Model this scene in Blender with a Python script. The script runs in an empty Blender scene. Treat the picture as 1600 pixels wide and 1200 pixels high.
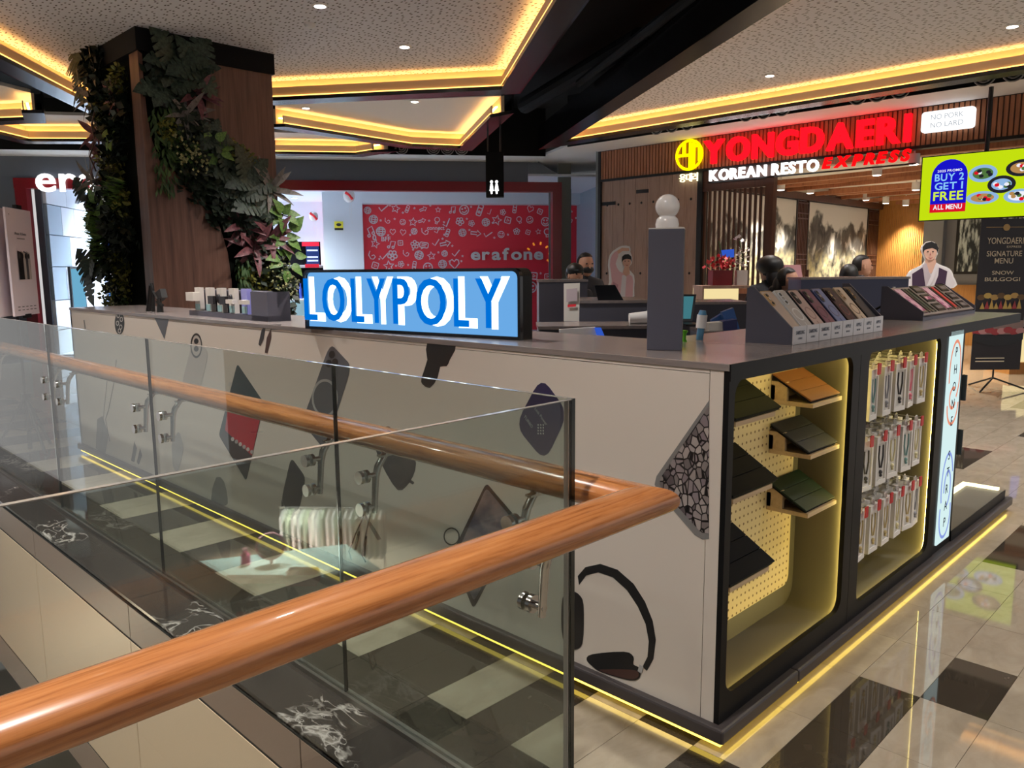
import bpy, bmesh, math, random
from mathutils import Vector, Matrix
R = math.radians
scene = bpy.context.scene
COL = scene.collection
random.seed(7)

# ------------------------------------------------------------------ camera
CAM = Vector((-2.0758, -1.1583, 1.5))
F_PX, PITCH, ROLL, YAW = 1234.04, 0.1437, -0.0078, 0.7803
_F = Vector((math.cos(YAW)*math.cos(PITCH), math.sin(YAW)*math.cos(PITCH), -math.sin(PITCH)))
_R0 = Vector((math.sin(YAW), -math.cos(YAW), 0)); _U0 = _R0.cross(_F)
_RT = _R0*math.cos(ROLL) + _U0*math.sin(ROLL)
_UP = -_R0*math.sin(ROLL) + _U0*math.cos(ROLL)
cam_data = bpy.data.cameras.new('camera'); cam_data.sensor_width = 36.0; cam_data.sensor_fit = 'HORIZONTAL'
cam_data.lens = 36.0*F_PX/1600.0; cam_data.clip_start = 0.05; cam_data.clip_end = 200
cam = bpy.data.objects.new('camera', cam_data); COL.objects.link(cam)
cam.matrix_world = Matrix(((_RT.x, _UP.x, -_F.x, CAM.x), (_RT.y, _UP.y, -_F.y, CAM.y), (_RT.z, _UP.z, -_F.z, CAM.z), (0, 0, 0, 1)))
scene.camera = cam

# ------------------------------------------------------------------ world, exposure
world = bpy.data.worlds.new('mall_ambience'); scene.world = world; world.use_nodes = True
world.node_tree.nodes['Background'].inputs[0].default_value = (1.0, 0.97, 0.96, 1)
world.node_tree.nodes['Background'].inputs[1].default_value = 0.62
scene.view_settings.view_transform = 'Standard'
scene.view_settings.look = 'None'
scene.view_settings.exposure = 0.0
scene.view_settings.gamma = 1.0
scene.view_settings.use_curve_mapping = False
try:
    scene.cycles.max_bounces = 8; scene.cycles.transparent_max_bounces = 24
    scene.cycles.sample_clamp_indirect = 4.0; scene.cycles.caustics_reflective = False; scene.cycles.caustics_refractive = False
except Exception: pass

# ------------------------------------------------------------------ pixel rays (photo read as 1600x1200)
def ray(u, v): return _F + _RT*((u-800)/F_PX) + _UP*((600-v)/F_PX)
def pz(u, v, z): d = ray(u, v); return CAM + d*((z-CAM.z)/d.z)
def px(u, v, x): d = ray(u, v); return CAM + d*((x-CAM.x)/d.x)
def py(u, v, y): d = ray(u, v); return CAM + d*((y-CAM.y)/d.y)
def pp(u, v, P0, n): d = ray(u, v); return CAM + d*((Vector(P0)-CAM).dot(n)/d.dot(n))
def pd(u, v, dist): d = ray(u, v); return CAM + d*dist          # dist = depth along the view axis
V = lambda *a: Vector(a)

# ------------------------------------------------------------------ materials
M = {}
def _srgb(c): return tuple(((x/255.0)/12.92 if x/255.0 <= .04045 else ((x/255.0+.055)/1.055)**2.4) for x in c)
def mat(name, col, rough=.5, metal=0.0, spec=.5, emis=None, es=0.0, coat=0.0, srgb=True):
    m = bpy.data.materials.new(name); m.use_nodes = True
    b = m.node_tree.nodes['Principled BSDF']
    c = _srgb(col) if srgb else col
    b.inputs['Base Color'].default_value = (*c, 1); b.inputs['Roughness'].default_value = rough
    b.inputs['Metallic'].default_value = metal; b.inputs['Specular IOR Level'].default_value = spec
    b.inputs['Coat Weight'].default_value = coat
    if emis is not None:
        e = _srgb(emis); b.inputs['Emission Color'].default_value = (*e, 1); b.inputs['Emission Strength'].default_value = es
    M[name] = m; return m
def nt(m): return m.node_tree, m.node_tree.nodes, m.node_tree.links, m.node_tree.nodes['Principled BSDF']
def coords(m, scale=(1, 1, 1), kind='Object', rot=(0, 0, 0)):
    t, n, l, b = nt(m); tc = n.new('ShaderNodeTexCoord'); mp = n.new('ShaderNodeMapping')
    mp.inputs['Scale'].default_value = scale; mp.inputs['Rotation'].default_value = rot
    l.new(tc.outputs[kind], mp.inputs['Vector']); return mp.outputs[0]
def ramp(m, fac, stops):
    t, n, l, b = nt(m); r = n.new('ShaderNodeValToRGB'); e = r.color_ramp.elements
    while len(e) < len(stops): e.new(.5)
    for i, (p, c) in enumerate(stops): e[i].position = p; e[i].color = (*_srgb(c), 1)
    l.new(fac, r.inputs[0]); return r.outputs[0]
def noise(m, vec, scale, detail=4, rough=.55, dist=0):
    t, n, l, b = nt(m); x = n.new('ShaderNodeTexNoise'); x.inputs['Scale'].default_value = scale
    x.inputs['Detail'].default_value = detail; x.inputs['Roughness'].default_value = rough; x.inputs['Distortion'].default_value = dist
    l.new(vec, x.inputs['Vector']); return x.outputs[0]
def mottled(name, c1, c2, scale=(3, 3, 3), nscale=3, rough=.5, spec=.5, lo=.35, hi=.65, coat=0, metal=0, dist=0, detail=4):
    m = mat(name, c1, rough, metal, spec, coat=coat); t, n, l, b = nt(m)
    l.new(ramp(m, noise(m, coords(m, scale), nscale, detail, dist=dist), [(lo, c1), (hi, c2)]), b.inputs['Base Color']); return m
def bump(m, fac, strength=.2, dist=.01):
    t, n, l, b = nt(m); x = n.new('ShaderNodeBump'); x.inputs['Strength'].default_value = strength; x.inputs['Distance'].default_value = dist
    l.new(fac, x.inputs['Height']); l.new(x.outputs[0], b.inputs['Normal'])
def emit(name, col, s):
    m = bpy.data.materials.new(name); m.use_nodes = True; t = m.node_tree; t.nodes.clear()
    e = t.nodes.new('ShaderNodeEmission'); o = t.nodes.new('ShaderNodeOutputMaterial')
    e.inputs[0].default_value = (*_srgb(col), 1); e.inputs[1].default_value = s; t.links.new(e.outputs[0], o.inputs[0]); M[name] = m; return m
def glassy(name, tint, ior=1.5, rough=0.0):
    m = bpy.data.materials.new(name); m.use_nodes = True; t = m.node_tree; t.nodes.clear()
    tr = t.nodes.new('ShaderNodeBsdfTransparent'); g = t.nodes.new('ShaderNodeBsdfGlossy'); f = t.nodes.new('ShaderNodeFresnel')
    mx = t.nodes.new('ShaderNodeMixShader'); o = t.nodes.new('ShaderNodeOutputMaterial')
    tr.inputs[0].default_value = (*tint, 1); g.inputs['Roughness'].default_value = rough; ge = t.nodes.new('ShaderNodeNewGeometry'); mr = t.nodes.new('ShaderNodeMapRange'); mr.inputs[3].default_value = ior; mr.inputs[4].default_value = 1/ior
    t.links.new(ge.outputs['Backfacing'], mr.inputs[0]); t.links.new(mr.outputs[0], f.inputs[0])
    t.links.new(f.outputs[0], mx.inputs[0]); t.links.new(tr.outputs[0], mx.inputs[1]); t.links.new(g.outputs[0], mx.inputs[2]); t.links.new(mx.outputs[0], o.inputs[0])
    M[name] = m; return m
def woodmat(name, c1, c2, axis, rough=.35, scale=1.0, spec=.5, coat=0, c3=None):
    # grain runs along axis 0/1/2
    s = [22*scale]*3; s[axis] = 1.1*scale
    m = mat(name, c1, rough, 0, spec, coat=coat); t, n, l, b = nt(m); v = coords(m, s)
    st = [(.3, c2), (.5, c1), (.72, c3 or c2)]
    l.new(ramp(m, noise(m, v, 1.6, 7, .62, .35), st), b.inputs['Base Color']); return m

woodmat('rail_wood', (182, 116, 66), (142, 84, 44), 1, .24, 2.8, .5, .4, (194, 132, 82))
woodmat('rail_wood_x', (182, 116, 66), (142, 84, 44), 0, .24, 2.8, .5, .4, (194, 132, 82))
woodmat('column_wood', (98, 68, 56), (74, 50, 42), 2, .45, .8, .4, 0, (112, 82, 68))
woodmat('plank_wood', (164, 136, 120), (132, 106, 92), 2, .55, .8)
woodmat('fascia_wood', (168, 110, 76), (134, 84, 56), 2, .5, .7)
woodmat('dark_wood', (74, 42, 28), (54, 30, 20), 2, .45, .8)
woodmat('honey_wood', (168, 118, 58), (146, 98, 44), 2, .5, .8)
woodmat('light_wood', (208, 182, 146), (190, 162, 126), 0, .55, .9)
mat('kiosk_white', (214, 204, 192), .42)
mat('kiosk_black', (13, 13, 14), .45, 0, .25)
mottled('counter_grey', (138, 128, 124), (124, 116, 114), (30, 2, 30), 2, .22, .5)
mat('unit_grey', (84, 84, 96), .45)
mat('niche_grey', (98, 93, 80), .5)
mat('plinth_dark', (64, 58, 58), .4)
mat('black', (12, 12, 13), .5)
mat('matte_black', (9, 9, 10), .8, 0, .2)
mat('gloss_black', (14, 14, 16), .15)
mat('trim_dark', (30, 30, 33), .25); mat('ring_grey', (150, 148, 146), .5)
mat('beige_board', (206, 186, 156), .6)
mat('steel', (190, 188, 184), .22, 1.0)
mat('satin_steel', (160, 156, 150), .35, 1.0)
mat('white', (232, 230, 228), .5)
mat('white_gloss', (236, 234, 232), .2)
mat('off_white', (214, 210, 202), .6)
mat('shop_white', (226, 232, 240), .5)
mat('shop_grey', (150, 166, 180), .45)
mat('fascia_grey', (86, 92, 104), .5)
mat('dark_grey', (52, 52, 56), .5)
mat('red_frame', (120, 16, 26), .3)
mat('red', (226, 46, 60), .5)
mat('bright_red', (214, 20, 30), .4)
mat('screen_black', (10, 10, 14), .12)
mat('skin', (196, 148, 122), .55)
mat('hair', (20, 17, 18), .55)
mat('green_grey', (112, 116, 112), .4)
glassy('glass', (.83, .865, .845), 1.5)
glassy('glass_far', (.93, .955, .94), 1.5)
glassy('clear_plastic', (.93, .94, .95), 1.45)
mat('glass_edge', (18, 30, 29), .12, 0, .8); mat('glass_lip', (150, 146, 138), .12, 0, .8)
glassy('glass_edge_clear', (.45, .62, .56), 1.5)
emit('cove_warm', (255, 182, 92), 4.0); emit('cove_hidden', (255, 188, 104), 20.0)
emit('led_yellow', (255, 228, 128), 26.0)
emit('led_floor', (255, 216, 84), 4.0)
emit('lamp_white', (255, 244, 230), 14.0)
emit('shop_lamp', (236, 244, 255), 16.0)

# beige floor tile / dark marble tile / veined black marble
m = mat('tile_light', (186, 172, 154), .035, 0, .9); t, n, l, b = nt(m); v = coords(m, (1, 1, 1), 'Generated')
tc = n.new('ShaderNodeObjectInfo'); ad = n.new('ShaderNodeVectorMath'); ad.operation = 'ADD'
cm = n.new('ShaderNodeCombineXYZ'); ml = n.new('ShaderNodeMath'); ml.operation = 'MULTIPLY'; ml.inputs[1].default_value = 37
l.new(tc.outputs['Random'], ml.inputs[0]); l.new(ml.outputs[0], cm.inputs[0]); l.new(ml.outputs[0], cm.inputs[1])
l.new(v, ad.inputs[0]); l.new(cm.outputs[0], ad.inputs[1])
l.new(ramp(m, noise(m, ad.outputs[0], 2.2, 6, .6, .8), [(.25, (156, 143, 124)), (.5, (172, 159, 139)), (.75, (184, 172, 152))]), b.inputs['Base Color'])
m = mat('tile_dark', (66, 58, 48), .035, 0, .9); t, n, l, b = nt(m); v = coords(m, (1, 1, 1), 'Object')
l.new(ramp(m, noise(m, v, 5, 8, .6, 1.6), [(.3, (58, 52, 44)), (.66, (72, 64, 54)), (.72, (104, 96, 88)), (.76, (74, 66, 56))]), b.inputs['Base Color'])
def marble(name, vs):
    m = mat(name, (40, 37, 35), .07, 0, .55); t, n, l, b = nt(m); v = coords(m, (1.0, .55, 1), 'Object', (0, 0, .5))
    def ridge(scale, dist, w):
        x = noise(m, v, scale, 4, .5, dist); a = n.new('ShaderNodeMath'); a.operation = 'SUBTRACT'; l.new(x, a.inputs[0]); a.inputs[1].default_value = .5
        c = n.new('ShaderNodeMath'); c.operation = 'ABSOLUTE'; l.new(a.outputs[0], c.inputs[0]); d = n.new('ShaderNodeMath'); d.operation = 'MULTIPLY'; l.new(c.outputs[0], d.inputs[0]); d.inputs[1].default_value = w; return d.outputs[0]
    r1, r2 = ridge(vs, 1.4, 1.0), ridge(vs*1.7, 1.6, 1.5); mk = noise(m, v, 2.4, 3); q = n.new('ShaderNodeMath'); q.operation = 'MINIMUM'; l.new(r1, q.inputs[0]); l.new(r2, q.inputs[1])
    mm = n.new('ShaderNodeMapRange'); mm.inputs[1].default_value = .46; mm.inputs[2].default_value = .6; mm.inputs[3].default_value = .06; mm.inputs[4].default_value = 0; l.new(mk, mm.inputs[0])
    ad = n.new('ShaderNodeMath'); ad.operation = 'ADD'; l.new(q.outputs[0], ad.inputs[0]); l.new(mm.outputs[0], ad.inputs[1])
    l.new(ramp(m, ad.outputs[0], [(0, (176, 170, 164)), (.010, (128, 122, 116)), (.026, (56, 51, 48)), (1, (42, 38, 36))]), b.inputs['Base Color'])
marble('marble', 3.4)
# perforated acoustic ceiling board: scattered small slots
m = mat('perforated', (240, 240, 246), .8); t, n, l, b = nt(m); v = coords(m, (23, 12, 1))
vo = n.new('ShaderNodeTexVoronoi'); vo.voronoi_dimensions = '2D'; vo.inputs['Scale'].default_value = 1.0; vo.inputs['Randomness'].default_value = .75; l.new(v, vo.inputs['Vector'])
l.new(ramp(m, vo.outputs['Distance'], [(.15, (84, 78, 76)), (.19, (240, 240, 246))]), b.inputs['Base Color'])
mat('plain_ceiling', (240, 240, 240), .8)

# ------------------------------------------------------------------ mesh helpers
class MB:
    def __init__(s): s.v = []; s.f = []
    def poly(s, pts):
        k = len(s.v); s.v += [Vector(p) for p in pts]; s.f.append(tuple(range(k, k+len(pts)))); return s
    def obox(s, o, a, b, c):
        o, a, b, c = Vector(o), Vector(a), Vector(b), Vector(c); k = len(s.v)
        s.v += [o, o+a, o+a+b, o+b, o+c, o+a+c, o+a+b+c, o+b+c]
        s.f += [tuple(k+i for i in q) for q in ((0, 3, 2, 1), (4, 5, 6, 7), (0, 1, 5, 4), (1, 2, 6, 5), (2, 3, 7, 6), (3, 0, 4, 7))]; return s
    def box(s, x0, x1, y0, y1, z0, z1): return s.obox((x0, y0, z0), (x1-x0, 0, 0), (0, y1-y0, 0), (0, 0, z1-z0))
    def prism(s, pts, d):
        d = Vector(d); n = len(pts); k = len(s.v); s.v += [Vector(p) for p in pts] + [Vector(p)+d for p in pts]
        s.f.append(tuple(range(k+n-1, k-1, -1))); s.f.append(tuple(range(k+n, k+2*n)))
        for i in range(n): j = (i+1) % n; s.f.append((k+i, k+j, k+n+j, k+n+i))
        return s
    def frame(s, outer, inner, d):           # ring with the same number of points, extruded by d
        d = Vector(d); n = len(outer); k = len(s.v)
        s.v += [Vector(p) for p in outer]+[Vector(p) for p in inner]+[Vector(p)+d for p in outer]+[Vector(p)+d for p in inner]
        for i in range(n):
            j = (i+1) % n
            s.f += [(k+i, k+j, k+n+j, k+n+i), (k+2*n+i, k+3*n+i, k+3*n+j, k+2*n+j), (k+i, k+2*n+i, k+2*n+j, k+j), (k+n+i, k+n+j, k+3*n+j, k+3*n+i)]
        return s
    def tube(s, path, r, n=8, cap=True, closed=False, sx=1.0, ref=None):
        path = [Vector(p) for p in path]; m_ = len(path); rs = r if isinstance(r, (list, tuple)) else [r]*m_
        k = len(s.v); prev = Vector(ref) if ref is not None else None
        for i, p in enumerate(path):
            a = path[i-1] if (i > 0 or closed) else p; c = path[(i+1) % m_] if (i < m_-1 or closed) else p
            t = (c-a); t = t.normalized() if t.length > 1e-9 else V(0, 0, 1)
            if prev is None: prev = V(0, 0, 1) if abs(t.z) < .9 else V(1, 0, 0)
            e1 = (prev - t*prev.dot(t)); e1 = e1.normalized() if e1.length > 1e-6 else t.orthogonal().normalized()
            e2 = t.cross(e1); prev = e1
            for q in range(n): an = 2*math.pi*q/n; s.v.append(p + e1*(math.cos(an)*rs[i]) + e2*(math.sin(an)*rs[i]*sx))
        for i in range(m_ if closed else m_-1):
            for q in range(n):
                a, b_ = k+i*n+q, k+i*n+(q+1) % n; i2 = (i+1) % m_; c, d = k+i2*n+(q+1) % n, k+i2*n+q
                s.f.append((a, b_, c, d))
        if cap and not closed: s.f.append(tuple(k+q for q in range(n-1, -1, -1))); s.f.append(tuple(k+(m_-1)*n+q for q in range(n)))
        return s
    def cyl(s, p0, p1, r, r1=None, n=16): return s.tube([p0, p1], [r, r if r1 is None else r1], n)
    def sphere(s, c, r, nu=14, nv=9, M4=None):
        c = Vector(c); r = r if isinstance(r, (tuple, list)) else (r, r, r); k = len(s.v)
        X = (M4 or Matrix.Identity(3))
        for i in range(1, nv):
            ph = math.pi*i/nv
            for j in range(nu):
                th = 2*math.pi*j/nu; s.v.append(c + X @ V(r[0]*math.sin(ph)*math.cos(th), r[1]*math.sin(ph)*math.sin(th), r[2]*math.cos(ph)))
        top = len(s.v); s.v.append(c + X @ V(0, 0, r[2])); bot = len(s.v); s.v.append(c + X @ V(0, 0, -r[2]))
        for i in range(nv-2):
            for j in range(nu): a = k+i*nu+j; b_ = k+i*nu+(j+1) % nu; s.f.append((a, a+nu, b_+nu, b_))
        for j in range(nu): s.f.append((top, k+j, k+(j+1) % nu)); q = k+(nv-2)*nu; s.f.append((bot, q+(j+1) % nu, q+j))
        return s
    def lathe(s, prof, o, n=20, ax=None):
        o = Vector(o); k = len(s.v); m_ = len(prof)
        X = ax or Matrix.Identity(3)
        for (r, z) in prof:
            for j in range(n): th = 2*math.pi*j/n; s.v.append(o + X @ V(r*math.cos(th), r*math.sin(th), z))
        for i in range(m_-1):
            for j in range(n): a = k+i*n+j; b_ = k+i*n+(j+1) % n; s.f.append((a, b_, b_+n, a+n))
        s.f.append(tuple(k+j for j in range(n-1, -1, -1))); s.f.append(tuple(k+(m_-1)*n+j for j in range(n))); return s
    def add(s, o, M4=None):
        k = len(s.v); s.v += [(M4 @ p if M4 else p.copy()) for p in o.v]; s.f += [tuple(k+i for i in q) for q in o.f]; return s
    def mesh(s, name, mt, inv=None, smooth=None, bev=0, recalc=True):
        me = bpy.data.meshes.new(name); me.from_pydata([(inv @ p if inv else p) for p in s.v], [], s.f)
        if recalc or bev:
            bm = bmesh.new(); bm.from_mesh(me)
            bmesh.ops.recalc_face_normals(bm, faces=bm.faces)
            if bev: bmesh.ops.bevel(bm, geom=[e for e in bm.edges if len(e.link_faces) == 2 and e.calc_face_angle(0) > .6], offset=bev, segments=2, affect='EDGES', profile=.5)
            bm.to_mesh(me); bm.free()
        if smooth:
            me.polygons.foreach_set('use_smooth', [True]*len(me.polygons))
            try: me.set_sharp_from_angle(angle=R(smooth))
            except Exception: pass
        me.materials.append(M[mt] if isinstance(mt, str) else mt); return me
    def build(s, name, mt, parent=None, local=False, smooth=None, bev=0, origin=None, recalc=True):
        W = WM.get(parent.name) if parent else None
        if parent is None and origin is not None: inv = Matrix.Translation(-Vector(origin))
        else: inv = W.inverted() if (W is not None and not local) else None
        o = bpy.data.objects.new(name, s.mesh(name, mt, inv, smooth, bev, recalc)); COL.objects.link(o)
        if parent: o.parent = parent; WM[o.name] = W.copy() if W is not None else Matrix.Identity(4)
        else:
            if origin is not None: o.location = origin; WM[o.name] = Matrix.Translation(Vector(origin))
            else: WM[o.name] = Matrix.Identity(4)
        return o
WM = {}
def tag(o, label=None, cat=None, group=None, kind=None):
    if label: o['label'] = label
    if cat: o['category'] = cat
    if group: o['group'] = group
    if kind: o['kind'] = kind
    return o
def thing(name, label, cat, loc=(0, 0, 0), rz=0, group=None, mtx=None):
    o = bpy.data.objects.new(name, None); COL.objects.link(o); o.empty_display_size = .05
    m4 = mtx if mtx is not None else Matrix.Translation(Vector(loc)) @ Matrix.Rotation(rz, 4, 'Z')
    o.matrix_world = m4; WM[o.name] = m4.copy(); return tag(o, label, cat, group)
def struct(name, label=None, loc=(0, 0, 0)):
    o = bpy.data.objects.new(name, None); COL.objects.link(o); o.location = loc; o.empty_display_size = .05
    WM[o.name] = Matrix.Translation(Vector(loc)); return tag(o, label, None, None, 'structure')
def clone(o, mtx=None, parent=None, label=None):
    c = o.copy(); COL.objects.link(c)
    if parent is not None: c.parent = parent
    if mtx is not None: c.matrix_world = mtx
    if label: c['label'] = label
    for ch in o.children: clone(ch, None, c)
    return c
def B(): return MB()

# lettering: glyph outlines of the built-in font as solid pieces
_TC = {}
def glyphs(txt, bold=0.0, shear=0.0):
    key = (txt, bold, shear)
    if key in _TC: return _TC[key]
    cu = bpy.data.curves.new('lettering', 'FONT'); cu.body = txt; cu.size = 1.0; cu.offset = bold; cu.shear = shear; cu.resolution_u = 4
    ob = bpy.data.objects.new('lettering', cu); me = ob.to_mesh()
    d = ([v_.co.copy() for v_ in me.vertices], [tuple(p.vertices) for p in me.polygons])
    ob.to_mesh_clear(); bpy.data.objects.remove(ob); bpy.data.curves.remove(cu); _TC[key] = d; return d
def text_mb(txt, o, ux, uy, height=None, width=None, depth=0.0, bold=0.0, shear=0.0, align='L'):
    """flat or solid lettering: o = lower left, ux/uy = unit vectors, height = cap height in metres, width = full width"""
    vs, fs = glyphs(txt, bold, shear); mb = MB()
    if not vs: return mb
    x0, x1 = min(p.x for p in vs), max(p.x for p in vs); y0, y1 = min(p.y for p in vs), max(p.y for p in vs)
    sy = (height/(y1-y0)) if height else width/(x1-x0); sx = (width/(x1-x0)) if width else sy
    o, ux, uy = Vector(o), Vector(ux), Vector(uy); nrm = ux.cross(uy)
    if align == 'C': o = o - ux*((x1-x0)*sx/2)
    mb.v = [o + ux*((p.x-x0)*sx) + uy*((p.y-y0)*sy) for p in vs]; mb.f = list(fs)
    if depth:
        k = len(mb.v); ed = {}
        for f in fs:
            for i in range(len(f)): a, b_ = f[i], f[(i+1) % len(f)]; ed[(a, b_)] = ed.get((a, b_), 0)+1
        mb.v += [p + nrm*depth for p in mb.v[:k]]
        mb.f += [tuple(i+k for i in f) for f in fs]
        mb.f = [tuple(reversed(f)) for f in fs] + mb.f[len(fs):]
        for (a, b_) in ed:
            if (b_, a) not in ed: mb.f.append((a, b_, b_+k, a+k))
    return mb
def letters(parent, txt, o, ux, uy, height, width, depth, mt, name='letter', bold=0.0, shear=0.0, gap=0.0, side=None):
    """one part per letter; natural spacing scaled to the full width"""
    ux, uy, o = Vector(ux), Vector(uy), Vector(o); xs = []; x = 0
    for ch in txt:
        if ch == ' ': x += .3; continue
        vs, fs = glyphs(ch, bold, shear); a, b_ = min(p.x for p in vs), max(p.x for p in vs); xs.append((ch, x, b_-a)); x += b_-a+.09+gap
    tot = xs[-1][1]+xs[-1][2]; k = width/tot; out = []
    for ch, x, w in xs:
        vs, fs = glyphs(ch, bold, shear)
        caps = glyphs('H', bold, shear)[0]; cap = max(p.y for p in caps) - min(p.y for p in caps); base = min(p.y for p in caps)
        y0, y1 = min(p.y for p in vs), max(p.y for p in vs)
        mb = text_mb(ch, o + ux*(x*k) + uy*((y0-base)/cap*height), ux, uy, (y1-y0)/cap*height, w*k, depth, bold, shear)
        out.append(mb.build(name, mt, parent, recalc=False))
    return out
def rrect(w, h, r, n=5, cx=0, cy=0):
    pts = []
    for (sx, sy, a0) in ((1, 1, 0), (-1, 1, 90), (-1, -1, 180), (1, -1, 270)):
        for i in range(n+1): a = R(a0+90*i/n); pts.append((cx+sx*(w/2-r)+r*math.cos(a), cy+sy*(h/2-r)+r*math.sin(a)))
    return pts

# ================================================================== STRUCTURE
H1 = 3.6
# ---- floor slab with tiles
floor = struct('floor')
b_ = B(); b_.box(-9, 24, -7, .29, -.25, -.012); b_.box(-.855, 24, .29, 22, -.25, -.012)
b_.build('slab', 'dark_grey', floor)
TX, TY, GX, GY = .4, .21, -.03, .07
DARK = {(0, -2), (1, -2), (2, -3), (-1, -1), (0, 0), (-1, 2), (0, 2), (-1, 4), (-1, 5), (0, 4), (6, -2), (7, -2), (6, -3), (7, -3), (8, -3), (11, 2), (12, 2), (11, 3), (12, 3), (15, 1), (4, -6), (5, -6), (3, -5), (9, -5), (10, -5), (16, -2), (17, -2), (19, 3), (20, 3), (-3, -4), (-2, -4)}
def is_dark(i, j):
    if i in (-1, 0) and j > 5: return (j // 2) % 2 == 0 if j > 9 else j % 2 == 1
    return (i, j) in DARK
tile_mesh = {}
def tile_me(w, h, dark, nm):
    k = (round(w, 3), round(h, 3), dark)
    if k not in tile_mesh:
        g = .0008; t_ = B().box(g, w-g, g, h-g, -.012, 0); tile_mesh[k] = t_.mesh(nm, 'tile_dark' if dark else 'tile_light', None, None, .0008 if False else 0)
    return tile_mesh[k]
cand = []
for i in range(-8, 60):
    for j in range(-24, 70):
        x, y = GX+i*TX, GY+j*TY
        if y > .06 and x < -.44: continue
        if .1 < x < 3.2 and .1 < y < 5.8: continue
        c = V(x+TX/2, y+TY/2, 0); d = c-CAM; zz = d.dot(_F)
        inview = False
        if zz > .3:
            u = 800+F_PX*d.dot(_RT)/zz; v_ = 600-F_PX*d.dot(_UP)/zz
            inview = -60 < u < 1680 and -60 < v_ < 1290
            if x > 3.3 and u < 1480: inview = False
            if x > 9 or (y > 5.9 and x > .2): inview = False
        cand.append((not inview, d.length, i, j, x, y))
cand.sort()
nbig = 0; rest = {True: B(), False: B()}
for hid, d_, i, j, x, y in cand:
    dk = is_dark(i, j)
    if not hid and nbig < 290:
        o = bpy.data.objects.new('floor_tile', tile_me(TX, TY, dk, 'floor_tile')); COL.objects.link(o); o.parent = floor; o.location = (x, y, 0); nbig += 1
    elif x < 22 and y < 14:
        rest[dk].box(x+.0015, x+TX-.0015, y+.0015, y+TY-.0015, -.012, 0)
for dk in (True, False):
    if rest[dk].v: tag(rest[dk].build('floor_tile_field', 'tile_dark' if dk else 'tile_light', floor, recalc=False), kind='stuff')
for k in range(26):     # dark border tiles along the glass
    y0 = .07+k*.42
    B().box(-.612, -.4315, y0+.0015, y0+.4185, -.012, 0).build('border_tile', 'tile_dark', floor)
for k in range(14):     # veined black marble ledge on the void side of the glass
    y0 = .3+k*.75
    B().box(-.855, -.648, y0+.001, y0+.749, -.02, .002).build('marble_ledge', 'marble', floor)

# ---- clad slab edge facing the void
mat('fascia_brown', (140, 116, 102), .25); mat('fascia_beige', (216, 188, 158), .22)
ve = struct('wall_void')
for k in range(8):
    y0 = .3 if k == 0 else 1.04+(k-1)*1.52; y1 = 1.04+k*1.52
    B().box(-.862, -.84, y0+.004, y1-.004, -.189, -.026).build('upper_panel', 'fascia_brown', ve)
    B().box(-.8635, -.84, y0+.004, y1-.004, -1.066, -.202).build('panel', 'fascia_beige', ve)
    B().box(-.862, -.84, y0+.004, y1-.004, -1.3, -1.082).build('lower_panel', 'fascia_brown', ve)
B().box(-.845, -.80, .3, 12, -1.32, -.02).build('backing', 'black', ve)
for z0_, z1_ in ((-.2019, -.1891), (-1.0819, -1.0661), (-.0259, -.02)): B().box(-.8605, -.84, .3, 12, z0_, z1_).build('reveal', 'matte_black', ve)
# ---- storey below
lf = struct('floor_lower')
b_ = B().box(-20, 8, -8, 22, -4.7, -4.5); b_.build('slab', 'tile_light', lf)

# ---- unseen far side of the atrium: wall added against glass haze, windows for stripes
wo = struct('wall_opposite_unseen')
B().box(-11.2, -11, -9, 24, -4.7, 4.4).build('wall', 'fascia_brown', wo)
emit('unseen_window', (214, 228, 246), .5)
for k in range(5): B().box(-11.0, -10.96, -2+k*4.2, .6+k*4.2, .3, 2.4).build('shop_window', 'unseen_window', wo)

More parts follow.
